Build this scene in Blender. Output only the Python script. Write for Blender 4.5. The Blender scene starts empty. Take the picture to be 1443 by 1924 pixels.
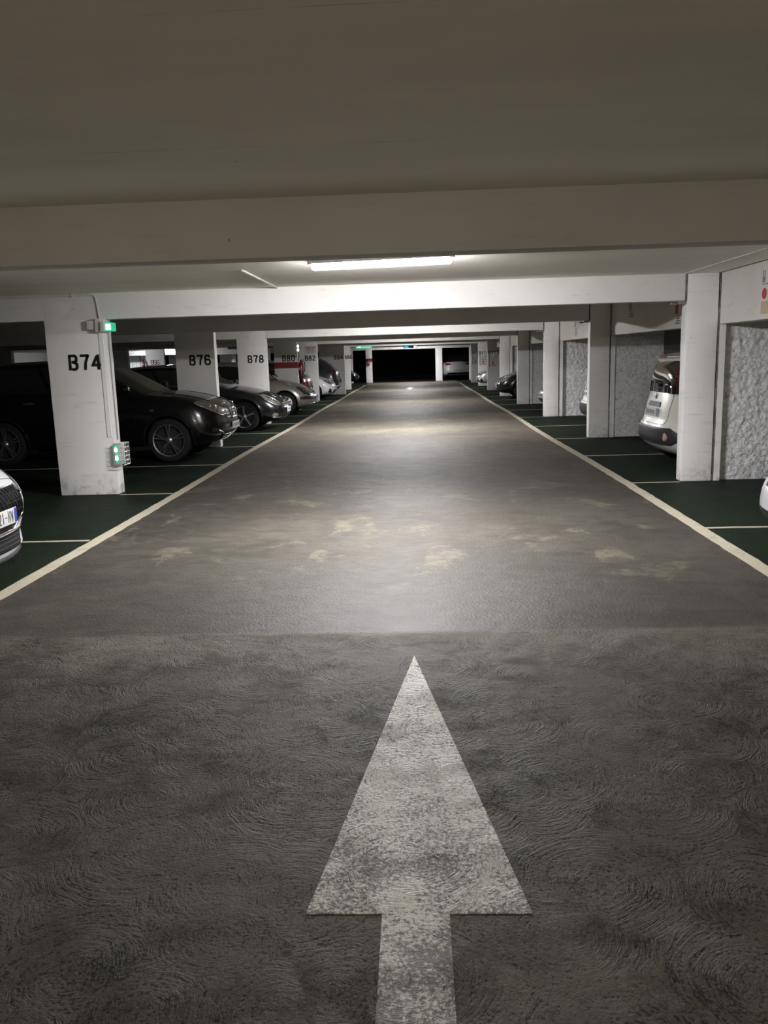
import bpy, bmesh, math, random
from mathutils import Vector, Matrix
from mathutils.bvhtree import BVHTree
random.seed(7)
C = bpy.context.scene.collection
PI = math.pi

# ------------------------------------------------------------------ materials
def new_mat(name):
    m = bpy.data.materials.new(name); m.use_nodes = True
    nt = m.node_tree; b = nt.nodes['Principled BSDF']
    return m, nt, b
def N(nt, t, **kw):
    n = nt.nodes.new(t)
    for k, v in kw.items(): setattr(n, k, v)
    return n
def L(nt, a, b): nt.links.new(a, b)
def val(nt, s, v):
    s.default_value = v
def math_n(nt, op, a, b=None, clamp=False):
    n = N(nt, 'ShaderNodeMath', operation=op); n.use_clamp = clamp
    for i, q in enumerate((a, b)):
        if q is None: continue
        if isinstance(q, (int, float)): n.inputs[i].default_value = q
        else: L(nt, q, n.inputs[i])
    return n.outputs[0]
def sstep(nt, x, lo, hi):
    n = N(nt, 'ShaderNodeMapRange', interpolation_type='SMOOTHSTEP')
    L(nt, x, n.inputs[0]); n.inputs[1].default_value = lo; n.inputs[2].default_value = hi
    return n.outputs[0]
def mixc(nt, f, a, b, mode='MIX'):
    n = N(nt, 'ShaderNodeMix', data_type='RGBA', blend_type=mode)
    for s, q in ((n.inputs[0], f), (n.inputs[6], a), (n.inputs[7], b)):
        if isinstance(q, (int, float)): s.default_value = q
        elif isinstance(q, tuple): s.default_value = (*q, 1)
        else: L(nt, q, s)
    return n.outputs[2]
def noise(nt, vec, scale, detail=4, rough=.55, dist=0.0):
    n = N(nt, 'ShaderNodeTexNoise'); L(nt, vec, n.inputs['Vector'])
    n.inputs['Scale'].default_value = scale; n.inputs['Detail'].default_value = detail
    n.inputs['Roughness'].default_value = rough; n.inputs['Distortion'].default_value = dist
    return n.outputs[0]
def pos_of(nt, sc=None, obj=False):
    if obj: p = N(nt, 'ShaderNodeTexCoord').outputs['Object']
    else: p = N(nt, 'ShaderNodeNewGeometry').outputs['Position']
    if sc:
        m = N(nt, 'ShaderNodeMapping'); L(nt, p, m.inputs[0]); m.inputs['Scale'].default_value = sc; p = m.outputs[0]
    return p
def bump(nt, b, h, strength, dist):
    n = N(nt, 'ShaderNodeBump'); n.inputs['Strength'].default_value = strength; n.inputs['Distance'].default_value = dist
    L(nt, h, n.inputs['Height']); L(nt, n.outputs[0], b.inputs['Normal']); return n

def plain(name, col, rough=.5, metal=0., coat=0., spec=None, var=.06):
    if spec is None and max(col) < .04: spec = .25
    m, nt, b = new_mat(name)
    p = pos_of(nt, obj=True); f = noise(nt, p, 9, 3)
    c2 = tuple(min(1, c * (1 + var * 3) + var * .02) for c in col); c1 = tuple(c * (1 - var * 3) for c in col)
    L(nt, mixc(nt, f, c1, c2), b.inputs['Base Color'])
    b.inputs['Roughness'].default_value = rough; b.inputs['Metallic'].default_value = metal
    b.inputs['Coat Weight'].default_value = coat; b.inputs['Coat Roughness'].default_value = .04
    if spec is not None: b.inputs['Specular IOR Level'].default_value = spec
    return m
def emit(name, col, s, base=(.8, .8, .8)):
    m, nt, b = new_mat(name)
    f = noise(nt, pos_of(nt, obj=True), 5, 1)
    L(nt, mixc(nt, f, tuple(c * .95 for c in col), col), b.inputs['Emission Color'])
    b.inputs['Emission Strength'].default_value = s; b.inputs['Base Color'].default_value = (*base, 1)
    return m

def paint_concrete(name, base, dirt, dots=.5, rough=.62, bumps=.25, form=0.):
    m, nt, b = new_mat(name); p = pos_of(nt)
    n1 = noise(nt, p, 1.3, 5, .6); n2 = noise(nt, p, 14, 4, .6); n3 = noise(nt, pos_of(nt, (1, 1, 6)), 3.1, 4)
    c = mixc(nt, sstep(nt, n1, .35, .75), base, tuple(a * .9 for a in base))
    c = mixc(nt, math_n(nt, 'MULTIPLY', sstep(nt, n3, .58, .8), .35), c, dirt)
    # small chips and bubbles
    v = N(nt, 'ShaderNodeTexVoronoi'); L(nt, p, v.inputs['Vector']); v.inputs['Scale'].default_value = 7
    spot = math_n(nt, 'MULTIPLY', math_n(nt, 'LESS_THAN', v.outputs['Distance'], .055), math_n(nt, 'GREATER_THAN', n1, .56))
    c = mixc(nt, math_n(nt, 'MULTIPLY', spot, dots), c, tuple(a * .35 for a in dirt))
    # scuffs near the floor
    sz = N(nt, 'ShaderNodeSeparateXYZ'); L(nt, p, sz.inputs[0])
    low = math_n(nt, 'MULTIPLY', sstep(nt, math_n(nt, 'SUBTRACT', .32, sz.outputs[2]), 0, .32), sstep(nt, noise(nt, p, 8, 5, .7), .45, .7))
    c = mixc(nt, math_n(nt, 'MULTIPLY', low, .75), c, tuple(a * .6 for a in dirt))
    L(nt, c, b.inputs['Base Color']); b.inputs['Roughness'].default_value = rough
    h = math_n(nt, 'ADD', math_n(nt, 'MULTIPLY', n2, .6), math_n(nt, 'MULTIPLY', n1, 1.5))
    bump(nt, b, h, bumps, .01)
    return m

def ceiling_mat():
    m, nt, b = new_mat('ceiling_concrete'); p = pos_of(nt)
    s = N(nt, 'ShaderNodeSeparateXYZ'); L(nt, p, s.inputs[0])
    n1 = noise(nt, pos_of(nt, (.5, 1.6, 1)), 1.1, 5, .62); n2 = noise(nt, p, 22, 3)
    c = mixc(nt, sstep(nt, n1, .3, .75), (.86, .825, .735), (.77, .74, .67))
    # shuttering board joints running across the lane
    y = math_n(nt, 'ADD', s.outputs[1], math_n(nt, 'MULTIPLY', noise(nt, p, .5, 2), .10))
    fr = math_n(nt, 'ABSOLUTE', math_n(nt, 'SUBTRACT', math_n(nt, 'FRACT', math_n(nt, 'DIVIDE', math_n(nt, 'SUBTRACT', y, 2.14), 1.27)), .5))
    line = math_n(nt, 'MULTIPLY', sstep(nt, fr, .4965, .4995), sstep(nt, noise(nt, pos_of(nt, (2, .3, 1)), 1.4, 4), .46, .62))
    c = mixc(nt, math_n(nt, 'MULTIPLY', line, .45), c, (.2, .19, .16))
    st = sstep(nt, noise(nt, pos_of(nt, (2.5, 16, 1)), .9, 5, .7), .68, .78)
    c = mixc(nt, math_n(nt, 'MULTIPLY', st, .30), c, (.22, .2, .17))
    v = N(nt, 'ShaderNodeTexVoronoi'); L(nt, p, v.inputs['Vector']); v.inputs['Scale'].default_value = 4
    spot = math_n(nt, 'MULTIPLY', math_n(nt, 'LESS_THAN', v.outputs['Distance'], .04), math_n(nt, 'GREATER_THAN', n1, .6))
    c = mixc(nt, math_n(nt, 'MULTIPLY', spot, .5), c, (.12, .11, .1))
    L(nt, c, b.inputs['Base Color']); b.inputs['Roughness'].default_value = .7
    bump(nt, b, math_n(nt, 'ADD', math_n(nt, 'MULTIPLY', n2, .35), math_n(nt, 'MULTIPLY', line, -1)), .2, .006)
    return m

def stucco_mat():
    m, nt, b = new_mat('rough_stucco'); p = pos_of(nt)
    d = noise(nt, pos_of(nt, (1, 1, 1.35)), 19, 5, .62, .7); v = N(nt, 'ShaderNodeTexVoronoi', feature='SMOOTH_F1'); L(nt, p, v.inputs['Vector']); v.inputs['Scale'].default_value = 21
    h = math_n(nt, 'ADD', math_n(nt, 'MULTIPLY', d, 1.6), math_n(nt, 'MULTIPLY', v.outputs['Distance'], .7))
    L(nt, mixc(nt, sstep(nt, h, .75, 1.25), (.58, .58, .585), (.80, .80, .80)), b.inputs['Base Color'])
    b.inputs['Roughness'].default_value = .8; bump(nt, b, h, .8, .022)
    return m

def floor_height(nt, p):
    """swirled trowel relief near the arrow, smoother screed beyond the joint"""
    s = N(nt, 'ShaderNodeSeparateXYZ'); L(nt, p, s.inputs[0])
    near = sstep(nt, math_n(nt, 'MULTIPLY', s.outputs[1], -1), -4.42, -4.34)
    flat = N(nt, 'ShaderNodeCombineXYZ'); L(nt, s.outputs[0], flat.inputs[0]); L(nt, s.outputs[1], flat.inputs[1])
    warp = N(nt, 'ShaderNodeTexNoise'); L(nt, flat.outputs[0], warp.inputs['Vector']); warp.inputs['Scale'].default_value = 4; warp.inputs['Detail'].default_value = 3
    mx = N(nt, 'ShaderNodeVectorMath', operation='MULTIPLY_ADD'); L(nt, warp.outputs[1], mx.inputs[0]); mx.inputs[1].default_value = (.10, .10, 0); L(nt, flat.outputs[0], mx.inputs[2])
    v = N(nt, 'ShaderNodeTexVoronoi'); v.voronoi_dimensions = '2D'; L(nt, mx.outputs[0], v.inputs['Vector']); v.inputs['Scale'].default_value = 2.9
    dv = N(nt, 'ShaderNodeVectorMath', operation='SUBTRACT'); L(nt, mx.outputs[0], dv.inputs[0]); L(nt, v.outputs['Position'], dv.inputs[1])
    nm = N(nt, 'ShaderNodeVectorMath', operation='NORMALIZE'); L(nt, dv.outputs[0], nm.inputs[0])
    sp = N(nt, 'ShaderNodeSeparateXYZ'); L(nt, nm.outputs[0], sp.inputs[0])
    def streak(fr, fa):
        cb = N(nt, 'ShaderNodeCombineXYZ'); L(nt, math_n(nt, 'MULTIPLY', v.outputs['Distance'], fr), cb.inputs[0])
        L(nt, math_n(nt, 'MULTIPLY', sp.outputs[0], fa), cb.inputs[1]); L(nt, math_n(nt, 'MULTIPLY', sp.outputs[1], fa), cb.inputs[2])
        ad = N(nt, 'ShaderNodeVectorMath', operation='ADD'); L(nt, cb.outputs[0], ad.inputs[0])
        s2 = N(nt, 'ShaderNodeVectorMath', operation='SCALE'); L(nt, v.outputs['Color'], s2.inputs[0]); s2.inputs['Scale'].default_value = 37.; L(nt, s2.outputs[0], ad.inputs[1])
        return noise(nt, ad.outputs[0], 1., 3, .6)
    arcs = math_n(nt, 'ADD', streak(30., 1.6), math_n(nt, 'MULTIPLY', streak(62., 5.), .7))
    amp = sstep(nt, noise(nt, p, 2.2, 3, .6), .38, .66)
    sw = math_n(nt, 'MULTIPLY', math_n(nt, 'MULTIPLY', arcs, math_n(nt, 'ADD', amp, .25)), 1.7)
    peb = noise(nt, p, 95, 4, .65); mid = noise(nt, p, 30, 5, .7, .6)
    hn = math_n(nt, 'ADD', sw, math_n(nt, 'ADD', math_n(nt, 'MULTIPLY', peb, .8), math_n(nt, 'MULTIPLY', mid, .8)))
    hn = math_n(nt, 'MULTIPLY', hn, math_n(nt, 'ADD', .30, math_n(nt, 'MULTIPLY', sstep(nt, math_n(nt, 'MULTIPLY', s.outputs[1], -1), -4.4, -3.0), .70)))
    hf = math_n(nt, 'ADD', math_n(nt, 'MULTIPLY', noise(nt, p, 50, 4, .6), .22), math_n(nt, 'MULTIPLY', noise(nt, p, 3, 3), .5))
    n = N(nt, 'ShaderNodeMix', data_type='FLOAT'); L(nt, near, n.inputs[0]); L(nt, hf, n.inputs[2]); L(nt, hn, n.inputs[3])
    patch = math_n(nt, 'MULTIPLY', math_n(nt, 'SUBTRACT', noise(nt, p, 2.0, 3, .6), .53), .30)
    hole = math_n(nt, 'MULTIPLY', sstep(nt, math_n(nt, 'ADD', patch, math_n(nt, 'SUBTRACT', 1., math_n(nt, 'ADD', math_n(nt, 'MULTIPLY', peb, .55), math_n(nt, 'MULTIPLY', arcs, .34)))), .445, .53), near)
    return n.outputs[0], s, near, hole, amp

def floor_mat():
    m, nt, b = new_mat('garage_floor'); p = pos_of(nt)
    h, s, near, hole, amp = floor_height(nt, p)
    X, Y = s.outputs[0], s.outputs[1]
    n1 = noise(nt, p, .55, 5, .6, .4); n2 = noise(nt, pos_of(nt, (1, .6, 1)), 2.2, 6, .65, .5); n3 = noise(nt, p, 38, 4, .7)
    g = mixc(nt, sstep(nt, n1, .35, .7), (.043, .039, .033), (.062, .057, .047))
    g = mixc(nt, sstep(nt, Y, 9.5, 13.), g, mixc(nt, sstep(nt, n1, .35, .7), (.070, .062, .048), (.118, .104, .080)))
    g = mixc(nt, math_n(nt, 'MULTIPLY', sstep(nt, n3, .4, .7), .35), g, (.052, .046, .039))
    # worn cream patches
    w = sstep(nt, math_n(nt, 'ADD', n2, math_n(nt, 'MULTIPLY', math_n(nt, 'SUBTRACT', noise(nt, p, 19, 4, .7), .5), .22)), .57, .62)
    yb = math_n(nt, 'MULTIPLY', sstep(nt, Y, 4.4, 6.0), sstep(nt, math_n(nt, 'MULTIPLY', Y, -1), -14., -8.))
    g = mixc(nt, math_n(nt, 'MULTIPLY', math_n(nt, 'MULTIPLY', w, yb), .8), g, (.10, .088, .066))
    w2 = math_n(nt, 'MULTIPLY', sstep(nt, noise(nt, pos_of(nt, (.9, .35, 1)), 1.7, 5, .7, 1.), .57, .6), sstep(nt, Y, 14., 18.))
    g = mixc(nt, math_n(nt, 'MULTIPLY', w2, .35), g, (.16, .145, .12))
    # coarse cast part near the arrow: dark pits
    pit = hole
    g2 = mixc(nt, sstep(nt, n1, .3, .7), (.080, .071, .054), (.126, .112, .087))
    g2 = mixc(nt, math_n(nt, 'MULTIPLY', pit, .92), g2, (.006, .0055, .005))
    g = mixc(nt, near, g, g2)
    g = mixc(nt, 1.0, g, mixc(nt, sstep(nt, noise(nt, pos_of(nt, (.8, 1.2, 1)), 5.5, 6, .7, .8), .32, .68), (.78, .77, .76), (1.2, 1.2, 1.17)), 'MULTIPLY')
    # joint across the lane
    yj = math_n(nt, 'ABSOLUTE', math_n(nt, 'SUBTRACT', math_n(nt, 'ADD', Y, math_n(nt, 'MULTIPLY', noise(nt, p, 2, 3), .03)), 4.40))
    j = math_n(nt, 'MULTIPLY', math_n(nt, 'LESS_THAN', yj, .008), .55)
    g = mixc(nt, j, g, (.05, .045, .04))
    # unseen floor behind the viewpoint, made pale to bounce light onto the ceiling
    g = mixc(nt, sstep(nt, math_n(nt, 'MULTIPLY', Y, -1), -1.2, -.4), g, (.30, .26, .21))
    # green painted bays
    gr = mixc(nt, sstep(nt, n2, .35, .68), (.009, .015, .009), (.015, .023, .015))
    gr = mixc(nt, math_n(nt, 'MULTIPLY', sstep(nt, noise(nt, p, 5, 6, .75), .62, .72), .55), gr, (.055, .060, .045))
    ax = math_n(nt, 'ABSOLUTE', math_n(nt, 'ADD', X, .229))
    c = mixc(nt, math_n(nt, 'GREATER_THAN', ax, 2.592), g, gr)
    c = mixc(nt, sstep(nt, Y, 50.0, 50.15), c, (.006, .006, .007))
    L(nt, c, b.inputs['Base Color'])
    r = N(nt, 'ShaderNodeMapRange'); L(nt, n2, r.inputs[0]); r.inputs[3].default_value = .46; r.inputs[4].default_value = .62
    rr = math_n(nt, 'ADD', r.outputs[0], math_n(nt, 'MULTIPLY', sstep(nt, Y, 49.8, 50.2), .4))
    rr = math_n(nt, 'ADD', rr, math_n(nt, 'MULTIPLY', sstep(nt, Y, 8.5, 11.), .12))
    L(nt, rr, b.inputs['Roughness'])
    L(nt, math_n(nt, 'MULTIPLY', math_n(nt, 'SUBTRACT', 1.25, math_n(nt, 'GREATER_THAN', ax, 2.592)), .16), b.inputs['Specular IOR Level'])
    bump(nt, b, h, 1.0, .028)
    return m
def marking_mat(name, col, wear_lo, wear_hi, under):
    m, nt, b = new_mat(name); p = pos_of(nt)
    h, s, near, hole, amp = floor_height(nt, p)
    n3 = math_n(nt, 'ADD', math_n(nt, 'MULTIPLY', noise(nt, p, 75, 4, .75), .60), math_n(nt, 'MULTIPLY', noise(nt, p, 4.2, 3, .6), .40)); wf = sstep(nt, math_n(nt, 'ADD', n3, math_n(nt, 'MULTIPLY', math_n(nt, 'SUBTRACT', 2.75, math_n(nt, 'MINIMUM', s.outputs[1], 4.5)), .06 if name.startswith('worn') else 0.)), wear_lo, wear_hi)
    pit = hole
    c = mixc(nt, math_n(nt, 'MAXIMUM', math_n(nt, 'MULTIPLY', wf, .85), math_n(nt, 'MULTIPLY', pit, .9)), col, under)
    L(nt, c, b.inputs['Base Color']); b.inputs['Roughness'].default_value = .45
    bump(nt, b, h, 1.0, .028)
    return m

M = {}
M['floor'] = floor_mat(); M['ceiling'] = ceiling_mat(); M['stucco'] = stucco_mat()
M['shaded_beam'] = paint_concrete('shaded_beam_paint', (.42, .40, .36), (.26, .24, .21), dots=.8)  # nearest beam: darker copy of the beam paint, its shade put into the colour
M['beam'] = paint_concrete('painted_beam', (.70, .69, .66), (.35, .33, .29))
M['pillar'] = paint_concrete('painted_pillar', (.79, .78, .77), (.40, .38, .34), dots=.4)
M['lintel'] = paint_concrete('painted_lintel', (.66, .64, .60), (.33, .31, .27), dots=.7)
M['joint'] = marking_mat('stained_joint', (.30, .29, .26), .42, .50, (.05, .045, .04))
M['wall'] = paint_concrete('grey_wall', (.34, .33, .31), (.18, .17, .16))
M['white_wall'] = paint_concrete('white_wall', (.80, .80, .80), (.5, .5, .5), dots=.1)
M['arrow'] = marking_mat('worn_white_paint', (.78, .76, .69), .485, .60, (.06, .055, .05))
M['line'] = marking_mat('cream_line_paint', (.47, .43, .33), .54, .66, (.08, .075, .06))
M['stencil'] = plain('stencil_black', (.010, .010, .011), .6)
M['red_band'] = plain('red_band_paint', (.21, .012, .012), .5)
M['red_gloss'] = plain('extinguisher_red', (.17, .010, .010), .3, coat=.4)
M['pvc'] = plain('white_plastic', (.62, .61, .58), .4)
M['pvc_grey'] = plain('grey_plastic', (.30, .30, .29), .45)
M['steel'] = plain('grey_metal', (.35, .35, .36), .35, .8)
M['wire'] = plain('galvanised_wire', (.55, .56, .54), .35, .5)
M['tube'] = emit('fluorescent_tube', (.98, .96, .98), 125); M['tube_down'] = emit('fluorescent_tube_underside', (.98, .96, .98), 1850)
M['tube_b'] = emit('fluorescent_tube_dimmer', (.98, .96, .98), 110); M['tube_b_down'] = emit('fluorescent_tube_dimmer_underside', (.98, .96, .98), 1050)
M['tube_low'] = emit('fluorescent_tube_old', (1.0, .92, .80), 120); M['tube_low_down'] = emit('fluorescent_tube_old_underside', (1.0, .92, .80), 1750)
M['tube_far'] = emit('fluorescent_tube_far', (.95, .95, 1.0), 430)
M['tube_far2'] = emit('fluorescent_tube_aisle', (.95, .95, 1.0), 1300)
M['green_light'] = emit('green_exit_light', (.01, .42, .22), 1.0, (.05, .3, .2))
M['green_strip'] = emit('green_strip_light', (.01, .75, .33), 1.4, (.05, .3, .2))
M['white_light'] = emit('pictogram_light', (.75, 1, .9), 4)
M['blue_light'] = emit('blue_sign_light', (.03, .25, .9), 2.6, (.05, .1, .4))
M['dial_light'] = emit('pale_blue_sign_light', (.5, .75, 1), 3)
M['paper'] = plain('poster_paper', (.62, .61, .57), .5)
M['paper_tan'] = plain('poster_tan', (.48, .36, .24), .5)
M['ink'] = plain('poster_ink', (.08, .08, .09), .5)
M['ink_red'] = plain('poster_red', (.42, .05, .04), .5)
M['ink_grey'] = plain('poster_grey', (.30, .30, .30), .5)
M['glass'] = plain('car_glass', (.006, .008, .008), .04, 0, 1, 1.0)
M['lens'] = plain('lamp_lens', (.30, .30, .30), .08, .75, 1)
M['lens_dark'] = plain('smoked_lamp_lens', (.05, .05, .055), .08, .4, 1)
M['chrome'] = plain('chrome', (.85, .85, .85), .18, 1)
M['rim'] = plain('alloy_rim', (.42, .42, .43), .25, .9)
M['rim_dark'] = plain('rim_shadow', (.018, .018, .018), .6)
M['rubber'] = plain('tyre_rubber', (.012, .012, .012), .75)
M['trim'] = plain('black_trim', (.007, .007, .008), .45, spec=.12)
M['trim_grey'] = plain('charcoal_bumper_plastic', (.028, .028, .030), .5)
M['plate'] = plain('plate_white', (.62, .62, .60), .35)
M['plate_blue'] = plain('plate_blue', (.03, .06, .32), .35)
M['taillight'] = plain('tail_light_red', (.20, .006, .008), .12, 0, 1)
M['fog'] = plain('fog_reflector', (.45, .25, .25), .2, 0, 1)
def paint(name, col, metal=.0, rough=.22):
    m = plain(name, col, rough, metal, 1.0 if max(col) < .3 and rough > .25 else .35, .4, var=.01); return m
M['p_black'] = paint('car_paint_black', (.0035, .0035, .004)); M['p_anthracite'] = paint('car_paint_dark_blue', (.0035, .004, .0055))
M['p_silver'] = paint('car_paint_silver', (.36, .345, .31), .5, .3); M['p_white'] = paint('car_paint_white', (.70, .70, .71))
M['p_cream'] = paint('car_paint_warm_white', (.55, .545, .50), 0, .35); M['p_grey'] = paint('car_paint_grey', (.06, .06, .068), .4, .3)
M['p_silver2'] = paint('car_paint_pale_silver', (.52, .52, .54), .4, .3)

# ------------------------------------------------------------------ mesh helpers
class MB:
    def __init__(s): s.v = []; s.f = []; s.m = []
    def add(s, vs, fs, mi=0):
        o = len(s.v); s.v += [tuple(v) for v in vs]; s.f += [tuple(i + o for i in f) for f in fs]; s.m += [mi] * len(fs)
    def box(s, x0, x1, y0, y1, z0, z1, mi=0):
        s.add([(x0, y0, z0), (x1, y0, z0), (x1, y1, z0), (x0, y1, z0), (x0, y0, z1), (x1, y0, z1), (x1, y1, z1), (x0, y1, z1)],
              [(0, 3, 2, 1), (4, 5, 6, 7), (0, 1, 5, 4), (1, 2, 6, 5), (2, 3, 7, 6), (3, 0, 4, 7)], mi)
    def obox(s, o, u, v, n, a0, a1, b0, b1, c0, c1, mi=0):
        o, u, v, n = map(Vector, (o, u, v, n))
        P = [o + u * a + v * b + n * c for c in (c0, c1) for (a, b) in ((a0, b0), (a1, b0), (a1, b1), (a0, b1))]
        s.add(P, [(0, 3, 2, 1), (4, 5, 6, 7), (0, 1, 5, 4), (1, 2, 6, 5), (2, 3, 7, 6), (3, 0, 4, 7)], mi)
    def tube(s, pts, r, n=8, mi=0, closed=False):
        pts = [Vector(p) for p in pts]; rings = []
        for i, p in enumerate(pts):
            a = pts[i - 1] if (i or closed) else p; b = pts[(i + 1) % len(pts)] if (i < len(pts) - 1 or closed) else p
            t = (b - a).normalized(); up = Vector((0, 0, 1)) if abs(t.z) < .9 else Vector((1, 0, 0))
            x = t.cross(up).normalized(); y = x.cross(t)
            rings.append([p + (x * math.cos(2 * PI * k / n) + y * math.sin(2 * PI * k / n)) * r for k in range(n)])
        vs = [q for rg in rings for q in rg]; fs = []
        for i in range(len(pts) - (0 if closed else 1)):
            j = (i + 1) % len(pts)
            for k in range(n): fs.append((i * n + k, i * n + (k + 1) % n, j * n + (k + 1) % n, j * n + k))
        if not closed: fs += [tuple(range(n))[::-1], tuple((len(pts) - 1) * n + k for k in range(n))]
        s.add(vs, fs, mi)
    def lathe(s, prof, o=(0, 0, 0), axis='z', n=32, mi=0, close=False, caps=True):
        vs = []; fs = []
        for (r, h) in prof:
            for k in range(n):
                a = 2 * PI * k / n; c, d = r * math.cos(a), r * math.sin(a)
                q = {'z': (c, d, h), 'y': (c, h, d), 'x': (h, c, d)}[axis]
                vs.append((q[0] + o[0], q[1] + o[1], q[2] + o[2]))
        m = len(prof)
        for i in range(m - (0 if close else 1)):
            j = (i + 1) % m
            for k in range(n): fs.append((i * n + k, i * n + (k + 1) % n, j * n + (k + 1) % n, j * n + k))
        if not close and caps:
            if prof[0][0] > 1e-4: fs.append(tuple(range(n))[::-1])
            if prof[-1][0] > 1e-4: fs.append(tuple((m - 1) * n + k for k in range(n)))
        s.add(vs, fs, mi)
    def ell(s, c, r, mi=0, n=16, m=10):
        vs = []; fs = []
        for i in range(m + 1):
            a = PI * i / m
            for k in range(n):
                b = 2 * PI * k / n
                vs.append((c[0] + r[0] * math.sin(a) * math.cos(b), c[1] + r[1] * math.sin(a) * math.sin(b), c[2] + r[2] * math.cos(a)))
        for i in range(m):
            for k in range(n): fs.append((i * n + k, (i + 1) * n + k, (i + 1) * n + (k + 1) % n, i * n + (k + 1) % n))
        s.add(vs, fs, mi)
    def mesh(s, name, mats, smooth=35, bevel=0, doubles=True, segs=2):
        bm = bmesh.new(); V = [bm.verts.new(v) for v in s.v]
        for f, mi in zip(s.f, s.m):
            try: q = bm.faces.new([V[i] for i in f]); q.material_index = mi
            except ValueError: pass
        if doubles: bmesh.ops.remove_doubles(bm, verts=bm.verts, dist=1e-5)
        bmesh.ops.dissolve_degenerate(bm, edges=bm.edges, dist=1e-6)
        bmesh.ops.recalc_face_normals(bm, faces=bm.faces)
        if bevel:
            es = [e for e in bm.edges if len(e.link_faces) == 2 and e.calc_face_angle(0) > .6]
            bmesh.ops.bevel(bm, geom=es, offset=bevel, segments=segs, profile=.6, affect='EDGES', clamp_overlap=True)
        me = bpy.data.meshes.new(name); bm.to_mesh(me); bm.free()
        for m in (mats if isinstance(mats, (list, tuple)) else [mats]): me.materials.append(m)
        if smooth:
            me.polygons.foreach_set('use_smooth', [True] * len(me.polygons)); me.set_sharp_from_angle(angle=math.radians(smooth))
        return me
    def build(s, name, mats, parent=None, **kw):
        return link(name, s.mesh(name, mats, **kw), parent)
def link(name, me, parent=None):
    o = bpy.data.objects.new(name, me); C.objects.link(o)
    if parent: o.parent = parent
    return o
def tag(o, label, cat, group=None):
    o['label'] = label; o['category'] = cat
    if group: o['group'] = group
    return o
def thing(name, label, cat, loc=(0, 0, 0), rz=0, group=None):
    o = bpy.data.objects.new(name, None); C.objects.link(o); o.location = loc; o.rotation_euler = (0, 0, rz)
    return tag(o, label, cat, group)
def struct(o): o['kind'] = 'structure'; return o
def shift(mb, d): mb.v = [(v[0] - d[0], v[1] - d[1], v[2] - d[2]) for v in mb.v]; return mb

# ------------------------------------------------------------------ lettering (stroke glyphs, 1 wide x 1.5 high)
G = {
 'B': [[(.05, 0), (.05, 1.5)], [(.05, 1.5), (.75, 1.5), (.92, 1.32), (.92, .98), (.72, .80), (.40, .80)], [(.72, .74), (.97, .58), (.97, .2), (.75, 0), (.36, 0)]],
 '7': [[(.0, 1.5), (.95, 1.5)], [(.95, 1.5), (.6, .75), (.5, 0)]],
 '4': [[(.74, 0), (.74, .2)], [(.74, .62), (.74, 1.5)], [(.55, 1.35), (.02, .42), (1.05, .42)]],
 '6': [[(.9, 1.25), (.75, 1.5), (.25, 1.5), (.02, 1.25), (.02, .25), (.25, 0), (.75, 0), (.97, .22), (.97, .6), (.75, .82), (.2, .82)]],
 '8': [[(.4, .8), (.15, .92), (.1, 1.3), (.3, 1.5), (.45, 1.5)], [(.58, 1.5), (.75, 1.5), (.9, 1.3), (.85, .92), (.6, .8)], [(.4, .72), (.1, .6), (.02, .25), (.22, 0), (.43, 0)], [(.57, 0), (.78, 0), (.98, .25), (.9, .6), (.6, .72)]],
 '0': [[(.43, 1.5), (.25, 1.5), (.05, 1.25), (.05, .25), (.25, 0), (.43, 0)], [(.57, 0), (.75, 0), (.95, .25), (.95, 1.25), (.75, 1.5), (.57, 1.5)]],
 '2': [[(.05, 1.2), (.25, 1.5), (.75, 1.5), (.92, 1.25), (.92, 1.0), (.08, .1)], [(.05, 0), (1, 0)]],
 '1': [[(.5, 0), (.5, 1.5), (.25, 1.25)]],
 '3': [[(.05, 1.5), (.95, 1.5), (.5, .88)], [(.5, .88), (.9, .7), (.95, .25), (.72, 0), (.25, 0), (.03, .22)]],
 '5': [[(.9, 1.5), (.12, 1.5), (.08, .85)], [(.08, .85), (.7, .9), (.95, .65), (.95, .25), (.72, 0), (.25, 0), (.03, .2)]],
 'N': [[(.05, 0), (.05, 1.5), (.95, 0), (.95, 1.5)]], 'W': [[(0, 1.5), (.25, 0), (.5, 1.1), (.75, 0), (1, 1.5)]],
 '-': [[(.2, .75), (.8, .75)]], 'P': [[(.05, 0), (.05, 1.5), (.75, 1.5), (.95, 1.3), (.95, .9), (.75, .72), (.05, .72)]],
 'A': [[(0, 0), (.5, 1.5), (1, 0)], [(.2, .5), (.8, .5)]], 'R': [[(.05, 0), (.05, 1.5), (.75, 1.5), (.95, 1.3), (.95, .9), (.75, .72), (.05, .72)], [(.5, .72), (1, 0)]],
 'K': [[(.05, 0), (.05, 1.5)], [(.95, 1.5), (.08, .7), (1, 0)]], 'I': [[(.5, 0), (.5, 1.5)]],
 'G': [[(.95, 1.2), (.75, 1.5), (.25, 1.5), (.03, 1.25), (.03, .25), (.25, 0), (.75, 0), (.95, .2), (.95, .7), (.55, .7)]],
 'V': [[(0, 1.5), (.5, 0), (1, 1.5)]], 'E': [[(.95, 1.5), (.05, 1.5), (.05, 0), (.95, 0)], [(.05, .75), (.8, .75)]],
 'L': [[(.05, 1.5), (.05, 0), (.95, 0)]], 'D': [[(.05, 0), (.05, 1.5), (.65, 1.5), (.95, 1.2), (.95, .3), (.65, 0), (.05, 0)]],
}
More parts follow.
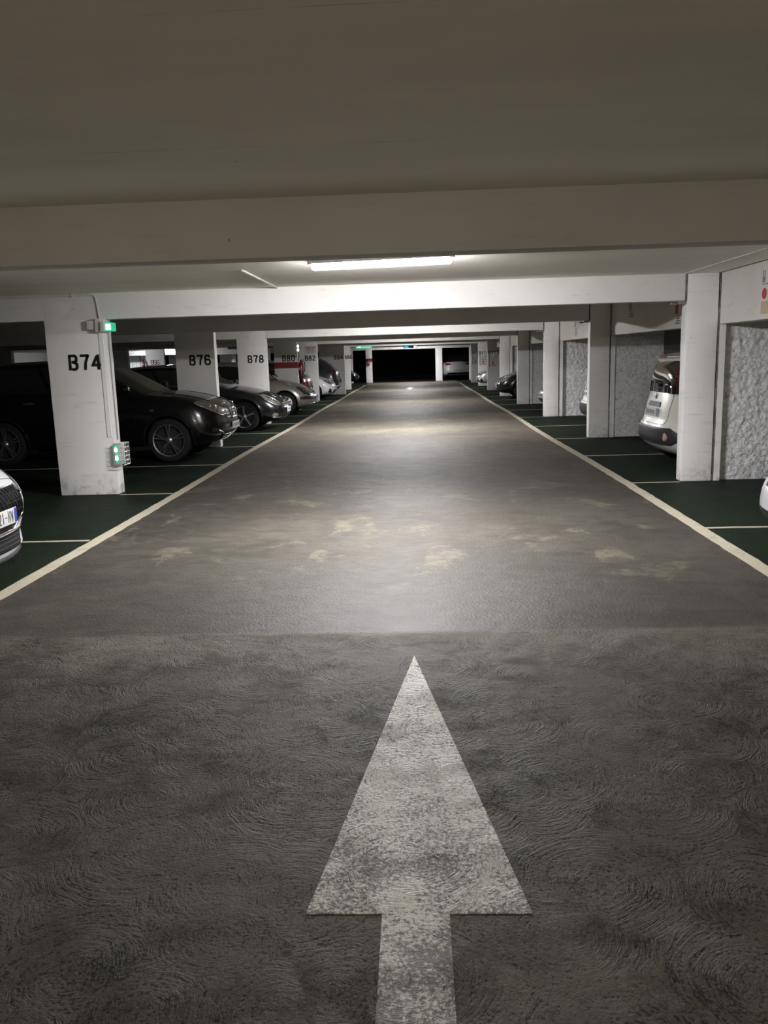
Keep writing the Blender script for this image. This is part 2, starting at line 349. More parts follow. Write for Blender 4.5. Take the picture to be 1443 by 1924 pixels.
def glyph(mb, ch, o, u, v, n, H, stroke, W=None, th=.002, mi=0):
    o, u, v, n = map(Vector, (o, u, v, n)); k = H / 1.5; kx = (W or k)
    hw = stroke / 2
    for pl in G[ch]:
        P = [Vector((a * kx, b * k)) for a, b in pl]; L_, R_ = [], []
        for i, p in enumerate(P):
            d1 = (P[i] - P[i - 1]).normalized() if i else (P[1] - P[0]).normalized()
            d2 = (P[i + 1] - P[i]).normalized() if i < len(P) - 1 else d1
            t = (d1 + d2); t = t.normalized() if t.length > .01 else d2
            nn = Vector((-t.y, t.x)); c = max(.45, nn.dot(Vector((-d1.y, d1.x))))
            q = p.copy()
            if i == 0: q = q - d1 * hw * .6
            if i == len(P) - 1: q = q + d1 * hw * .6
            L_.append(q + nn * hw / c); R_.append(q - nn * hw / c)
        m = len(P); vs = []
        for c in (-.001, th):
            for q in L_ + R_: vs.append(o + u * q.x + v * q.y + n * c)
        fs = []
        for i in range(m - 1):
            fs += [(i, i + 1, m + i + 1, m + i), (2 * m + i, 3 * m + i, 3 * m + i + 1, 2 * m + i + 1), (i, 2 * m + i, 2 * m + i + 1, i + 1), (m + i, m + i + 1, 3 * m + i + 1, 3 * m + i)]
        fs += [(0, m, 3 * m, 2 * m), (m - 1, 3 * m - 1, 4 * m - 1, 2 * m - 1)]
        mb.add(vs, fs, mi)

# ------------------------------------------------------------------ grid of the garage
Y1, SP, TH, HB, HC = 9.49, 5.144, .19, 2.013, 2.303
GY = [Y1 + SP * k for k in range(-2, 8)]          # -0.8 ... 45.5
WX0, WX1 = -21.5, 8.3

# setting
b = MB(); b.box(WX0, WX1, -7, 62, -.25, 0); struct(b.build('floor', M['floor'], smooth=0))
b = MB(); b.box(WX0, WX1, -7, 62, HC, HC + .3); struct(b.build('ceiling', M['ceiling'], smooth=0))
b = MB(); b.box(WX1, WX1 + .2, -7, 62, 0, HC); struct(b.build('wall_right', M['wall'], smooth=0))
b = MB(); b.box(WX0 - .2, WX0, -7, 62, 0, HC); struct(b.build('wall_left', M['wall'], smooth=0))
b = MB(); b.box(WX0, WX1, -7.2, -7, 0, HC); struct(b.build('wall_front', M['wall'], smooth=0))
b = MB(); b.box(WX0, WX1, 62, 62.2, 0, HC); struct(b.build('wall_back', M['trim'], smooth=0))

# ceiling beams across the lane
bn = ['nearest ceiling beam, in front of the bright tube lamp', 'brightly lit white beam just behind the tube lamp, resting on pillar B74', 'shadowed grey beam at pillar B76',
      'lit white beam resting on pillar B78', 'shadowed beam at pillar B80', 'lit narrow beam at pillar B82', 'far beam resting on pillar B84', 'far beam with the green exit strip', 'farthest white beam over the black openings']
for k, y in enumerate(GY):
    if k == 0: continue
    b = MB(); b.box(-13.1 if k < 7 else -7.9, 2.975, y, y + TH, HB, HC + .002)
    o = b.build('ceiling_beam', M['shaded_beam' if k == 1 else 'beam'], smooth=30, bevel=.008)
    if k == 0: tag(o, 'concrete ceiling beam overhead behind the photographer', 'beam')
    else: tag(o, bn[min(k - 1, 8)] if k < 9 else 'far beam behind the green exit strip', 'beam')
# ---- pillars
def pillar(name_label, x0, x1, y, num=None, tx=None, band=False, group=None, th=TH, z1=HC, tz=1.463, tsz=.152, tw=.088):
    t = thing('concrete_pillar', name_label, 'pillar', ((x0 + x1) / 2, y, 0))
    c = ((x0 + x1) / 2, y, 0)
    b = MB()
    # slightly uneven shaft: stacked rings
    nz = 12; vs = []; fs = []
    for i in range(nz + 1):
        z = z1 * i / nz
        j = lambda: random.uniform(-.0025, .0025)
        for (px, py) in ((x0, y), (x1, y), (x1, y + th), (x0, y + th)): vs.append((px + j(), py + j(), z))
    for i in range(nz):
        for k in range(4): fs.append((i * 4 + k, i * 4 + (k + 1) % 4, i * 4 + 4 + (k + 1) % 4, i * 4 + 4 + k))
    fs += [(3, 2, 1, 0), tuple(nz * 4 + k for k in range(4))]
    b.add(vs, fs); shift(b, c).build('shaft', M['pillar'], t, smooth=30, bevel=.012)
    if num:
        gap = (tsz / 1.5) * .55 if len(num) <= 3 else .03
        adv = (.135 if len(num) <= 3 else .113)
        for i, ch in enumerate(num):
            b = MB(); glyph(b, ch, (tx + i * adv, y, tz), (1, 0, 0), (0, 0, 1), (0, -1, 0), tsz, .031 if len(num) <= 3 else .024, W=tw, th=.004)
            shift(b, c).build('stencilled_character', M['stencil'], t, smooth=0)
    if band:
        b = MB(); b.box(x0 - .003, x1 + .003, y - .004, y + th + .003, 1.25, 1.43); shift(b, c).build('red_band', M['red_band'], t, smooth=0)
    return t
lab = {0: None, 2: 'B74', 3: 'B76', 4: 'B78', 5: 'B80', 6: 'B82', 7: 'B84', 8: 'B86', 9: None}
dsc = {2: 'nearest wide white pillar stencilled B74, with green emergency lights on its edge', 3: 'white pillar stencilled B76 behind the black crossover car, half in shadow',
       4: 'white pillar stencilled B78 between the dark hatchback and the silver car', 5: 'shadowed white pillar stencilled B80 with a red painted band',
       6: 'white pillar stencilled B82 with a small red-lettered notice', 7: 'far white pillar stencilled B84 beside the grey car', 8: 'far white pillar just behind pillar B84, mostly hidden',
       9: 'farthest left white pillar before the end wall'}
for k, y in enumerate(GY):
    if k == 0: continue
    if k == 1:
        pillar('white pillar carrying the left end of the nearest ceiling beam, beside the white car', -4.22, -3.52, y); continue
    if k == 9: continue
    if k < 7: pillar(dsc[k], -4.22, -3.52, y, lab[k], -3.965, band=(k == 5))
    else: pillar(dsc[k], -4.05, -2.99 if k == 7 else -3.15, y, lab[k], -3.42)
rdsc = {1: 'white pillar carrying the right end of the nearest ceiling beam, beside the pale silver car', 2: 'nearest right-hand white pillar, beside the rough stucco wall', 3: 'second right-hand pillar, grey in shadow, between two small white cars',
        4: 'third right-hand pillar, brightly lit, beside rough stucco', 5: 'fourth right-hand pillar, grey in shadow, behind which the black hatchback hides', 6: 'fifth right-hand pillar, behind the black hatchback front',
        7: 'right-hand pillar stencilled B113 above a notice', 8: 'right-hand pillar stencilled B115 behind pillar B113', 9: 'farthest right-hand pillar, stencilled B117, next to the opening with the white car'}
rp = {}
for k, y in enumerate(GY):
    if k == 0: continue
    if k < 7:
        rp[k] = pillar(rdsc[k], 3.0, 3.34, y)
    else: rp[k] = pillar(rdsc[k], 2.985, 3.50, y, {7: 'B113', 8: 'B115', 9: 'B117'}.get(k), 3.035, tw=.08, tsz=.16)

# rough partition walls on the right and the lintels between them
for k, y in enumerate(GY):
    if k == 0: continue
    x0 = 3.35 if k < 7 else 3.51
    if k < 7:
        b = MB(); b.box(3.352, 3.44, y + .006, y + TH, 0, 1.75)
        o = b.build('trim_%d' % (k + 20), M['pillar'], smooth=0, bevel=.006); struct(o)
    nx, nz = 60, 110; vs = []; fs = []
    xa, xb, za, zb = 3.43 if k < 7 else 3.51, 4.28, .0, 2.29
    if k in (2, 3, 4):
        random.seed(k)
        from mathutils import noise as mn
        for j in range(nz + 1):
            for i in range(nx + 1):
                x = xa + (xb - xa) * i / nx; z = za + (zb - za) * j / nz
                e = min(i, nx - i, 4) / 4.
                d = (mn.fractal(Vector((x * 12, y, z * 15)), 1, 2, 4) * .012 + abs(mn.noise(Vector((x * 26, z * 34, y)))) * .012) * e
                vs.append((x, y + .075 - d, z))
        for j in range(nz):
            for i in range(nx):
                a = j * (nx + 1) + i; fs.append((a, a + 1, a + nx + 2, a + nx + 1))
        b = MB(); b.add(vs, fs)
        o_ = len(b.v)
        b.add([(xa, y + .075, za), (xb, y + .075, za), (xb, y + TH, za), (xa, y + TH, za), (xa, y + .075, zb), (xb, y + .075, zb), (xb, y + TH, zb), (xa, y + TH, zb)],
              [(0, 3, 2, 1), (4, 5, 6, 7), (1, 2, 6, 5), (2, 3, 7, 6), (3, 0, 4, 7)])
    else:
        b = MB(); b.box(xa, xb, y + .07, y + TH, za, zb)
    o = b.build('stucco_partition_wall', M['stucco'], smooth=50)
    tag(o, {2: 'rough white stucco partition wall beside the nearest right-hand pillar', 3: 'shadowed stucco partition wall beside the second right-hand pillar', 4: 'lit stucco partition wall beside the third right-hand pillar'}.get(k,
        'white partition wall behind the %s right-hand pillar' % {1: 'unlettered nearest-beam', 5: 'fourth', 6: 'fifth', 7: 'B113', 8: 'B115', 9: 'B117'}.get(k)), 'wall')
    if k < 7:
        b = MB(); b.box(3.36, 3.56, y + TH, GY[k + 1] if k < 9 else y + SP, 1.75, HC + .002)
        o = b.build('lintel', M['lintel'], smooth=30, bevel=.008)
        tag(o, {1: 'white lintel over the nearest right-hand bays, carrying a poster', 2: 'lintel over the small white car, with zigzag shadow and two posters', 3: 'lintel between the second and third right-hand pillars'}.get(k,
            'lintel running from the %s right-hand pillar' % {4: 'third', 5: 'fourth', 6: 'fifth'}.get(k)), 'lintel')
        if k < 6:
            # dark mouldy joint between pillar and lintel / partition
            b = MB(); 
            zz = 0; x = 3.352
            pts = [(x + random.uniform(-.002, .002), y + .012, z) for z in [HC * i / 30 for i in range(31)]]
            for i in range(30):
                w = random.uniform(.001, .006)
                b.box(pts[i][0] - w, pts[i][0] + w, y - .002, y + .03, pts[i][2], pts[i + 1][2])
            o = b.build('trim_%d' % (k + 30), M['joint'], smooth=0); struct(o)
            b = MB(); b.box(2.977, 2.997, y + .004, y + TH, HB, HC); struct(b.build('trim_%d' % (k + 40), M['joint'], smooth=0))
# ceiling seams
for i, (x, y0, y1, w) in enumerate(((2.965, 4.55, 9.48, .012), (3.352, 4.55, 9.48, .009), (2.965, 9.70, 14.62, .012), (3.352, 9.70, 14.62, .009))):
    b = MB(); b.box(x - w, x + w, y0, y1, HC - .006, HC + .001); struct(b.build('trim_%d' % (50 + i), M['joint'] if i % 2 else M['lintel'], smooth=0))

# second aisle, seen through the gaps on the left
for y in GY[5:] + [50.65, 55.8]:
    n = {True: 'B56'}.get(abs(y - GY[8]) < .1)
    k = round((y - GY[5]) / SP)
    pillar('distant white pillar stencilled B56 with a red band, in the second aisle' if n else
           'distant %s pillar of the second aisle' % ['unlit white', 'grey unlit', 'half-lit white', '', 'brightly lit white', 'tall pale', 'last bright'][k], -13.1, -12.18, y, n, -12.85, band=bool(n), tsz=.2, tw=.13)
for y in (50.65, 55.8):
    b = MB(); b.box(-21, -7.2, y, y + TH, HB, HC + .002); tag(b.build('ceiling_beam', M['beam'], smooth=30, bevel=.008), 'white beam of the second aisle, %s' % ('seen past pillar B76' if y < 52 else 'seen farthest back'), 'beam')
b = MB(); b.box(-21.4, -17.2, 53.0, 53.2, 0, HC); b.box(-17.2, -14.0, 58, 58.2, 0, HC); struct(b.build('wall_rear', M['white_wall'], smooth=0))
t = thing('corrugated_door', 'distant pale corrugated door in the second aisle, seen between pillars B74 and B76', 'door', (-18.3, 52.95, 0))
b = MB()
for i in range(12): b.box(-.7 + i * .12, -.7 + i * .12 + .1, -.03 if i % 2 else -.015, 0, 0.02, 1.98)
b.build('door_leaf', M['white_wall'], t, smooth=0)
b = MB(); b.box(-.78, -.7, -.05, .0, 0, 2.05); b.box(.74, .82, -.05, 0, 0, 2.05); b.box(-.78, .82, -.05, 0, 2.0, 2.08); b.build('door_frame', M['pvc_grey'], t, smooth=0)
b = MB(); b.box(-11.15, -10.9, 50.64, 50.84, 0, HB); tag(b.build('concrete_pillar', M['white_wall'], smooth=30, bevel=.01), 'thin bright white post seen between pillars B76 and B78', 'pillar')
b = MB(); b.box(-8.98, -8.62, 49.6, 49.8, 0, HC); tag(b.build('concrete_pillar', M['white_wall'], smooth=30, bevel=.01), 'bright white pillar seen between pillars B78 and B80', 'pillar')

# far end: wall with three black openings
YE = 49.9
b = MB(); b.box(-13, WX1, YE, YE + .25, 1.92, HC + .002); tag(b.build('end_beam', M['beam'], smooth=30, bevel=.008), 'white beam across the far end above the black openings', 'beam')
for x0, x1, l in ((-2.97, -2.60, 'white end pillar with a red band and fire extinguisher'), (1.17, 1.57, 'white end pillar between the large black opening and the white car'), (3.16, 3.6, 'white end pillar behind pillar B117'), (-4.1, -3.75, 'white end pillar on the far left')):
    t = pillar(l, x0, x1, YE, th=.25, band=(x0 == -2.97))

# ------------------------------------------------------------------ floor markings
def strip(name, pts, w, mat, z=.0025, wob=0.):
    b = MB(); vs = []; n = len(pts)
    for i, p in enumerate(pts):
        q = pts[min(i + 1, n - 1)]; o = pts[max(i - 1, 0)]
        d = Vector((q[0] - o[0], q[1] - o[1])).normalized(); nx, ny = -d.y, d.x
        a = w / 2 + random.uniform(-wob, wob); c = w / 2 + random.uniform(-wob, wob)
        for zz in (-.004, z): vs += [(p[0] + nx * a, p[1] + ny * a, zz), (p[0] - nx * c, p[1] - ny * c, zz)]
    fs = []
    for i in range(n - 1):
        a = i * 4; e = a + 4
        fs += [(a, a + 1, e + 1, e), (a + 2, e + 2, e + 3, a + 3), (a, e, e + 2, a + 2), (a + 1, a + 3, e + 3, e + 1)]
    fs += [(0, 2, 3, 1), ((n - 1) * 4, (n - 1) * 4 + 1, (n - 1) * 4 + 3, (n - 1) * 4 + 2)]
    b.add(vs, fs); return b.build(name, mat, smooth=0)
random.seed(3)
for x, l in ((-2.82, 'long cream edge line painted along the left of the lane'), (2.363, 'long cream edge line painted along the right of the lane')):
    pts = []
    y = -1.5; dx = 0
    while y < 46.2:
        pts.append((x + .018 * math.sin(y * .55 + x) + random.uniform(-.003, .003), y)); y += .12
    tag(strip('lane_edge_line', pts, .112, M['line'], .003, .004), l, 'road marking')
pn = ['the pillar by the white car', 'pillar B74', 'pillar B76', 'pillar B78', 'pillar B80', 'pillar B82', 'pillar B84', 'pillar B86']
rn = ['the out-of-view right pillar', 'the nearest right-hand pillar', 'the second right-hand pillar', 'the third right-hand pillar', 'the fourth right-hand pillar', 'the fifth right-hand pillar', 'pillar B113', 'pillar B115']
for k in range(8):
    for half in (0, 1):
        y = GY[k + 1] + half * SP / 2 - .03 + (.05 if half else 0)
        if y < 5: continue
        for sd in (-1, 1):
            nm = pn if sd < 0 else rn
            if half == 0: xs = (-3.5, -2.88) if sd < 0 else (2.42, 2.98); w = .05; l = 'short thin cream bay line on green floor at the foot of ' + nm[k]
            else:
                xs = (-7.3, -2.88) if sd < 0 else (2.42, 7.3); w = .055
                l = ('cream line dividing the green bays between %s and %s' % (nm[k], nm[k + 1])) if k < 7 else 'farthest thin cream bay line beyond ' + nm[k]
            l = l.replace('between the nearest right-hand pillar and the second right-hand pillar', 'under the small white car, right side').replace('the out-of-view right pillar and the nearest right-hand pillar', 'nearest right bays').replace('right-hand pillar and the', 'and').replace('between nearest right bays', 'nearest the camera on the right')
            n = max(3, int((xs[1] - xs[0]) / .1)); pts = [(xs[0] + (xs[1] - xs[0]) * i / n, y + random.uniform(-.003, .003)) for i in range(n + 1)]
            tag(strip('bay_divider_line', pts, w, M['line'], .002, .003), l, 'road marking')
# arrow
b = MB(); A = [(-.04, 4.0), (-.335, 2.02), (-.125, 2.02), (-.125, .6), (.06, .6), (.06, 2.02), (.285, 2.02)]
n = len(A); b.add([(x, y, z) for z in (-.004, .003) for x, y in A], [tuple(range(n))[::-1], tuple(range(n, 2 * n))] + [(i, (i + 1) % n, n + (i + 1) % n, n + i) for i in range(n)])
tag(b.build('painted_arrow', M['arrow'], smooth=0), 'large worn white arrow painted on the rough lane floor, pointing ahead', 'road marking')
b = MB(); A = [(-.29, 41.0), (-.50, 39.9), (-.37, 39.9), (-.37, 38.6), (-.21, 38.6), (-.21, 39.9), (-.08, 39.9)]
b.add([(x, y, z) for z in (-.004, .003) for x, y in A], [tuple(range(n))[::-1], tuple(range(n, 2 * n))] + [(i, (i + 1) % n, n + (i + 1) % n, n + i) for i in range(n)])
tag(b.build('painted_arrow', M['line'], smooth=0), 'small distant pale arrow mark at the far end of the lane', 'road marking')

# ------------------------------------------------------------------ lamps
def tube_lamp(label, x, y, mat, rz=0, ln=1.18, group=None):
    t = thing('tube_lamp', label, 'ceiling lamp', (x, y, HC), rz, group)
    h = ln / 2
    b = MB(); b.box(-h, h, -.045, .045, -.03, 0.001); b.build('housing', M['pvc_grey'], t, bevel=.008)
    b = MB(); prof = [(.042 * math.cos(a), -.03 - .050 * math.sin(a)) for a in [PI * i / 10 for i in range(11)]]
    vs = []; xs = [-h + .01, -h + .03, h - .03, h - .01]
    for i, xx in enumerate(xs):
        s = .8 if i in (0, 3) else 1
        vs += [(xx, p[0] * s, -.03 + (p[1] + .03) * s) for p in prof]
    m = len(prof); fs = []
    for i in range(3):
        for j in range(m - 1): fs.append((i * m + j, i * m + j + 1, (i + 1) * m + j + 1, (i + 1) * m + j))
        fs.append((i * m + m - 1, i * m, (i + 1) * m, (i + 1) * m + m - 1))
    fs += [tuple(range(m)), tuple(3 * m + j for j in range(m))]
    b.add(vs, fs); me = b.mesh('diffuser', [mat, {'fluorescent_tube': M['tube_down'], 'fluorescent_tube_dimmer': M['tube_b_down'], 'fluorescent_tube_old': M['tube_low_down']}.get(mat.name, mat)], smooth=40)
    for q in me.polygons:
        if abs(q.normal.z) > .7 and q.center.z < -.06: q.material_index = 1
    link('diffuser', me, t)
    for s in (-1, 1): b = MB(); b.box(s * h - .02 , s * h + .02, -.047, .047, -.034, 0); b.build('end_cap', M['pvc'], t, bevel=.004)
    return t
for i, y in enumerate((7.02, 17.3, 27.6, 37.9, 47.9)):
    tube_lamp(['bright white tube lamp on the ceiling over the lane', 'second tube lamp along the lane, tucked behind the lit beam', 'third tube lamp along the lane, between pillars B80 and B82', 'fourth tube lamp along the lane, between pillars B84 and B86', 'last tube lamp of the lane, just before the black openings'][i],
              -.27, y, M['tube'] if i < 2 else M['tube_b'], -.16 if i == 0 else 0)
tube_lamp('tube lamp overhead behind the photographer', -.27, -3.27, M['tube_low'])
tube_lamp('bright lamp of the second aisle beside pillar B56', -14.9, 49.3, M['tube_far2'])
tube_lamp('lamp of the second aisle, hidden behind pillar B74', -15.4, 37.9, M['tube_far'])

# ------------------------------------------------------------------ conduits, emergency lights
b = MB(); b.tube([(-7.5, 9.478, 2.275), (-5, 9.478, 2.278), (-3.66, 9.478, 2.283), (-3.61, 9.478, 2.275), (-3.59, 9.478, 2.24), (-3.565, 9.478, 2.02)], .011)
for x in (-6.1, -4.9, -3.85): b.box(x - .012, x + .012, 9.462, 9.49, 2.26, 2.30)
tag(b.build('conduit_pipe', M['pvc'], smooth=60), 'thin white conduit along the lit beam, bending down to pillar B74', 'conduit')
b = MB(); b.tube([(-1.53, 7.6, 2.296), (-1.53, 9.47, 2.296)], .010); tag(b.build('conduit_pipe', M['pvc'], smooth=60), 'short thin conduit on the ceiling left of the bright lamp', 'conduit')
b = MB(); b.box(-3.598, -3.548, 9.480, 9.4895, .68, 1.88); tag(b.build('cable_trunking', M['white_wall'], smooth=0), 'white cable trunking down the edge of pillar B74', 'cable cover')
b = MB(); b.tube([(-3.508, 9.55, 1.86), (-3.508, 9.55, 1.35), (-3.508, 9.56, .64)], .007); tag(b.build('cable', M['pvc_grey'], smooth=60), 'thin cable down the inner side of pillar B74', 'cable')
b = MB(); b.box(-3.70, -3.60, 9.42, 9.489, 1.90, 2.0); b.box(-3.60, -3.53, 9.40, 9.489, 1.87, 2.02); tag(b.build('junction_box', M['pvc'], bevel=.008), 'white junction box at the top of pillar B74', 'box')
# upper sign lamp
t = thing('emergency_light', 'small lit green emergency exit light at top of pillar B74', 'emergency light', (-3.5, 9.45, 1.92))
b = MB(); b.box(-.03, .02, -.08, .08, -.05, .06); b.build('housing', M['pvc'], t, bevel=.01)
b = MB(); b.box(.018, .10, -.075, .075, -.045, .052); b.build('diffuser', M['green_light'], t, bevel=.014)
b = MB(); b.box(.035, .058, -.079, -.073, -.03, .035); b.box(.066, .088, -.079, -.073, -.03, .035); b.build('pictogram', M['white_light'], t, smooth=0)
# lower caged lamp
t = thing('caged_emergency_light', 'low green emergency light in a wire cage on pillar B74', 'emergency light', (-3.515, 9.5, .35))
b = MB(); b.box(-.002, .075, -.07, .07, .01, .255); b.build('housing', M['pvc'], t, bevel=.01)
b = MB(); b.box(.004, .048, -.074, -.069, .03, .235); b.build('green_panel', M['green_light'], t, smooth=0)
b = MB(); b.ell((.02, -.078, .18), (.019, .012, .032)); b.ell((.024, -.078, .085), (.019, .012, .032)); b.build('lamp', M['white_light'], t)
b = MB()
for i in range(6):
    z = .005 + i * .05; b.tube([(0, -.10, z), (.115, -.10, z), (.115, .10, z), (0, .10, z)], .0035, 6)
for x in (.0, .03, .06, .09, .115): b.tube([(x, -.10, .0), (x, -.10, .26)], .003, 6)
for y in (-.05, 0, .05, .1): b.tube([(.115, y, .0), (.115, y, .26)], .003, 6)
for x in (.03, .075): b.tube([(x, -.1, .258), (x, .1, .258)], .003, 6)
b.build('wire_cage', M['wire'], t)
# emergency light and cable at B80
y = GY[5]
t = thing('emergency_light', 'small white emergency light at the top of pillar B80', 'emergency light', (-3.52, y + .05, 1.72))
b = MB(); b.box(-.01, .03, -.06, .06, 0, .24); b.build('housing', M['pvc'], t, bevel=.008)
b = MB(); b.ell((.03, -.05, .17), (.035, .03, .045)); b.ell((.03, -.05, .06), (.035, .03, .045)); b.build('lamp', M['white_light'], t)
b = MB(); b.tube([(-3.49, y + .03, 1.70), (-3.47, y + .02, 1.6), (-3.50, y + .02, 1.5), (-3.48, y + .02, 1.42)], .012); tag(b.build('hanging_cable', M['trim'], smooth=60), 'short dark cable between emergency light and extinguisher on pillar B80', 'cable')

def extinguisher(label, x, y, z, s=1.0, loop=False):
    t = thing('fire_extinguisher', label, 'fire extinguisher', (x, y, z))
    r = .075 * s; h = .36 * s
    b = MB(); b.lathe([(0, 0), (r * .8, 0), (r, .02), (r, h * .8), (r * .92, h * .9), (r * .5, h), (r * .3, h * 1.03), (0, h * 1.03)], n=20); b.build('cylinder', M['red_gloss'], t)
    b = MB(); b.lathe([(0, h), (.022, h), (.022, h + .05), (0, h + .055)], n=12); b.box(-.015, .09, -.012, .012, h + .05, h + .065); b.build('valve', M['trim'], t)
    b = MB(); b.tube([(.02, 0, h + .03), (r + .03, 0, h), (r + .04, -.02, h * .6), (r + .02, -.03, .1)], .012); b.build('hose', M['trim'], t)
    b = MB(); b.box(-r * .7, r * .7, -r - .004, -r + .03, h * .42, h * .60); b.build('label_sticker', M['ink_grey'], t, smooth=0)
    if loop:
        b = MB(); b.tube([(.07 * math.cos(a), 0, h + .16 + .1 * math.sin(a)) for a in [2 * PI * i / 16 for i in range(16)]], .008, 6, closed=True); b.build('hanging_ring', M['trim'], t)
    return t
extinguisher('red fire extinguisher hanging at the edge of pillar B80', -3.42, y - .02, 1.03, 1.1)
extinguisher('small red fire extinguisher on the white end pillar at the far end', -2.82, YE - .1, 1.0, 1.0, True)
extinguisher('distant red fire extinguisher on pillar B56', -13.2, GY[8] - .05, 1.3, 1.0)

# hanging signs at far end
t = thing('exit_sign', 'green lit exit strip sign hung at the far left of the lane', 'sign', (-2.78, 45.30, 2.06))
b = MB(); b.box(-.42, .42, -.04, .04, -.065, .09); b.build('sign_body', M['green_strip'], t, bevel=.03)
b = MB(); b.add([(-.34, -.044, .02), (-.24, -.044, .075), (-.24, -.044, .045), (-.13, -.044, .06), (-.15, -.044, 0), (-.24, -.044, -.01), (-.24, -.044, -.04)], [(0, 2, 1), (0, 6, 5, 2), (2, 5, 4, 3)]); b.build('arrow_symbol', M['white_light'], t, smooth=0)
b = MB(); b.tube([(-.3, 0, .08), (-.3, 0, .245)], .01, 6); b.build('hanger', M['steel'], t)
b = MB(); b.tube([(.3, 0, .08), (.3, 0, .245)], .01, 6); b.build('hanger', M['steel'], t)
t = thing('lit_sign', 'blue and pale lit sign hung over the far end of the lane', 'sign', (-.29, 45.3, 1.985))
b = MB(); b.box(-.37, .38, -.035, .035, -.06, .06); b.build('sign_body', M['trim'], t, bevel=.02)
b = MB(); b.ell((-.21, -.035, 0), (.15, .02, .045)); b.build('blue_panel', M['blue_light'], t)
b = MB(); b.ell((.27, -.035, .005), (.09, .02, .05)); b.build('pale_panel', M['dial_light'], t)
b = MB(); b.ell((.03, -.035, 0), (.08, .02, .04)); b.build('dark_panel', M['steel'], t)
b = MB(); b.tube([(0, 0, .05), (0, 0, .33)], .01, 6); b.build('hanger', M['steel'], t)

# small brackets under the beams at the right pillars
for k in (2, 3, 4):
    y = GY[k]
    b = MB(); b.box(2.90, 2.99, y + .02, y + .07, HB - .035, HB - .001); b.ell((2.86, y + .04, HB - .03), (.045, .03, .016)); b.tube([(2.86, y + .04, HB - .03), (2.97, y + .04, HB - .02)], .008)
    tag(b.build('beam_bracket', M['steel'], smooth=40), 'small metal bracket under the beam at the %s right-hand pillar' % {2: 'nearest', 3: 'second', 4: 'third'}[k], 'bracket')

# posters on the lintels and pillars
def poster_x(label, y0, y1, z0, z1, kind):       # on the lane face of the lintel, reading towards -y
    x = 3.36
    t = thing('wall_poster', label, 'poster', (x, (y0 + y1) / 2, z0))
    d = (x, (y0 + y1) / 2, z0); h = z1 - z0; w = y1 - y0
    b = MB(); b.box(x - .004, x, y0, y1, z0, z1); shift(b, d).build('paper_sheet', M['paper'], t, smooth=0)
    u, v, n = (0, -1, 0), (0, 0, 1), (-1, 0, 0)
    if kind == 1:
        b = MB(); b.obox((x - .004, y1, z0), u, v, n, .02, w - .02, .02, h * .29, 0, .0015); shift(b, d).build('tan_panel', M['paper_tan'], t, smooth=0)
        b = MB(); b.lathe([(0, 0), (.052, 0), (.052, -.003), (0, -.003)], (x - .004, y1 - .085, z0 + h * .44), 'x', 24); shift(b, d).build('red_disc', M['ink_red'], t, smooth=0)
        b = MB()
        glyph(b, 'L', (x - .004, y1 - .035, z0 + h * .80), u, v, n, .045, .008, W=.026); glyph(b, 'I', (x - .004, y1 - .07, z0 + h * .80), u, v, n, .045, .008, W=.026)
        glyph(b, 'D', (x - .004, y1 - .03, z0 + h * .67), u, v, n, .045, .008, W=.03); glyph(b, 'E', (x - .004, y1 - .075, z0 + h * .67), u, v, n, .045, .008, W=.026)
        b.obox((x - .004, y1, z0), u, v, n, .03, w - .03, h * .62, h * .635, 0, .0015)
        shift(b, d).build('lettering', M['ink'], t, smooth=0)
    else:
        b = MB(); b.obox((x - .004, y1, z0), u, v, n, .04, w * .5, h * .45, h * .9, 0, .0015); shift(b, d).build('red_patch', M['ink_red'] if kind == 2 else M['ink_grey'], t, smooth=0)
        b = MB()
        for i in range(4): b.obox((x - .004, y1, z0), u, v, n, .05 + i * .03, w * .8 - i * .02, h * (.08 + i * .09), h * (.12 + i * .09), 0, .0015)
        shift(b, d).build('print', M['ink'], t, smooth=0)
poster_x('notice poster with red disc on the nearest right lintel', 7.86, 8.40, 1.78, 2.26, 1)
poster_x('small poster with red patch beside the nearest right-hand pillar', 10.80, 11.12, 1.78, 2.12, 2)
poster_x('faded grey poster on the shadowed lintel over the small white car', 13.10, 13.50, 1.98, 2.24, 3)
poster_x('faded grey poster on the lintel between second and third right-hand pillars', 17.6, 18.0, 1.80, 2.24, 3)
for k in (7, 8, 9):
    y = GY[k]; t = thing('pillar_notice', 'white notice with arrow and red print below number %s' % {7: 'B113', 8: 'B115', 9: 'B117'}[k], 'notice', (3.24, y, 1.0))
    b = MB(); b.box(-.13, .22, -.004, 0, -.03, .41); b.build('paper_sheet', M['paper'], t, smooth=0)
    b = MB(); b.box(-.19, -.145, -.006, 0, -.03, .42); b.build('grey_edge_strip', M['ink_grey'], t, smooth=0)
    b = MB(); b.add([(.06, -.006, .42), (.13, -.006, .33), (.15, -.006, .37), (.09, -.006, .43)], [(0, 1, 2, 3)]); b.box(-.08, .18, -.006, -.004, .235, .245); b.box(-.06, .15, -.006, -.004, .27, .278); b.box(-.06, .10, -.006, -.004, .30, .308); b.build('print', M['ink'], t, smooth=0)
    b = MB(); b.lathe([(0, 0), (.045, 0), (.045, -.003), (0, -.003)], (-.02, -.004, .14), 'y', 16); b.box(-.08, .08, -.006, -.004, .02, .05); b.build('red_print', M['ink_red'], t, smooth=0)
y = GY[6]
t = thing('pillar_notice', 'small white notice with red capitals on pillar B82', 'notice', (-3.95, y, 1.70))
b = MB(); b.box(-.03, .40, -.003, 0, -.02, .26); b.build('paper_sheet', M['pvc'], t, smooth=0)
b = MB()
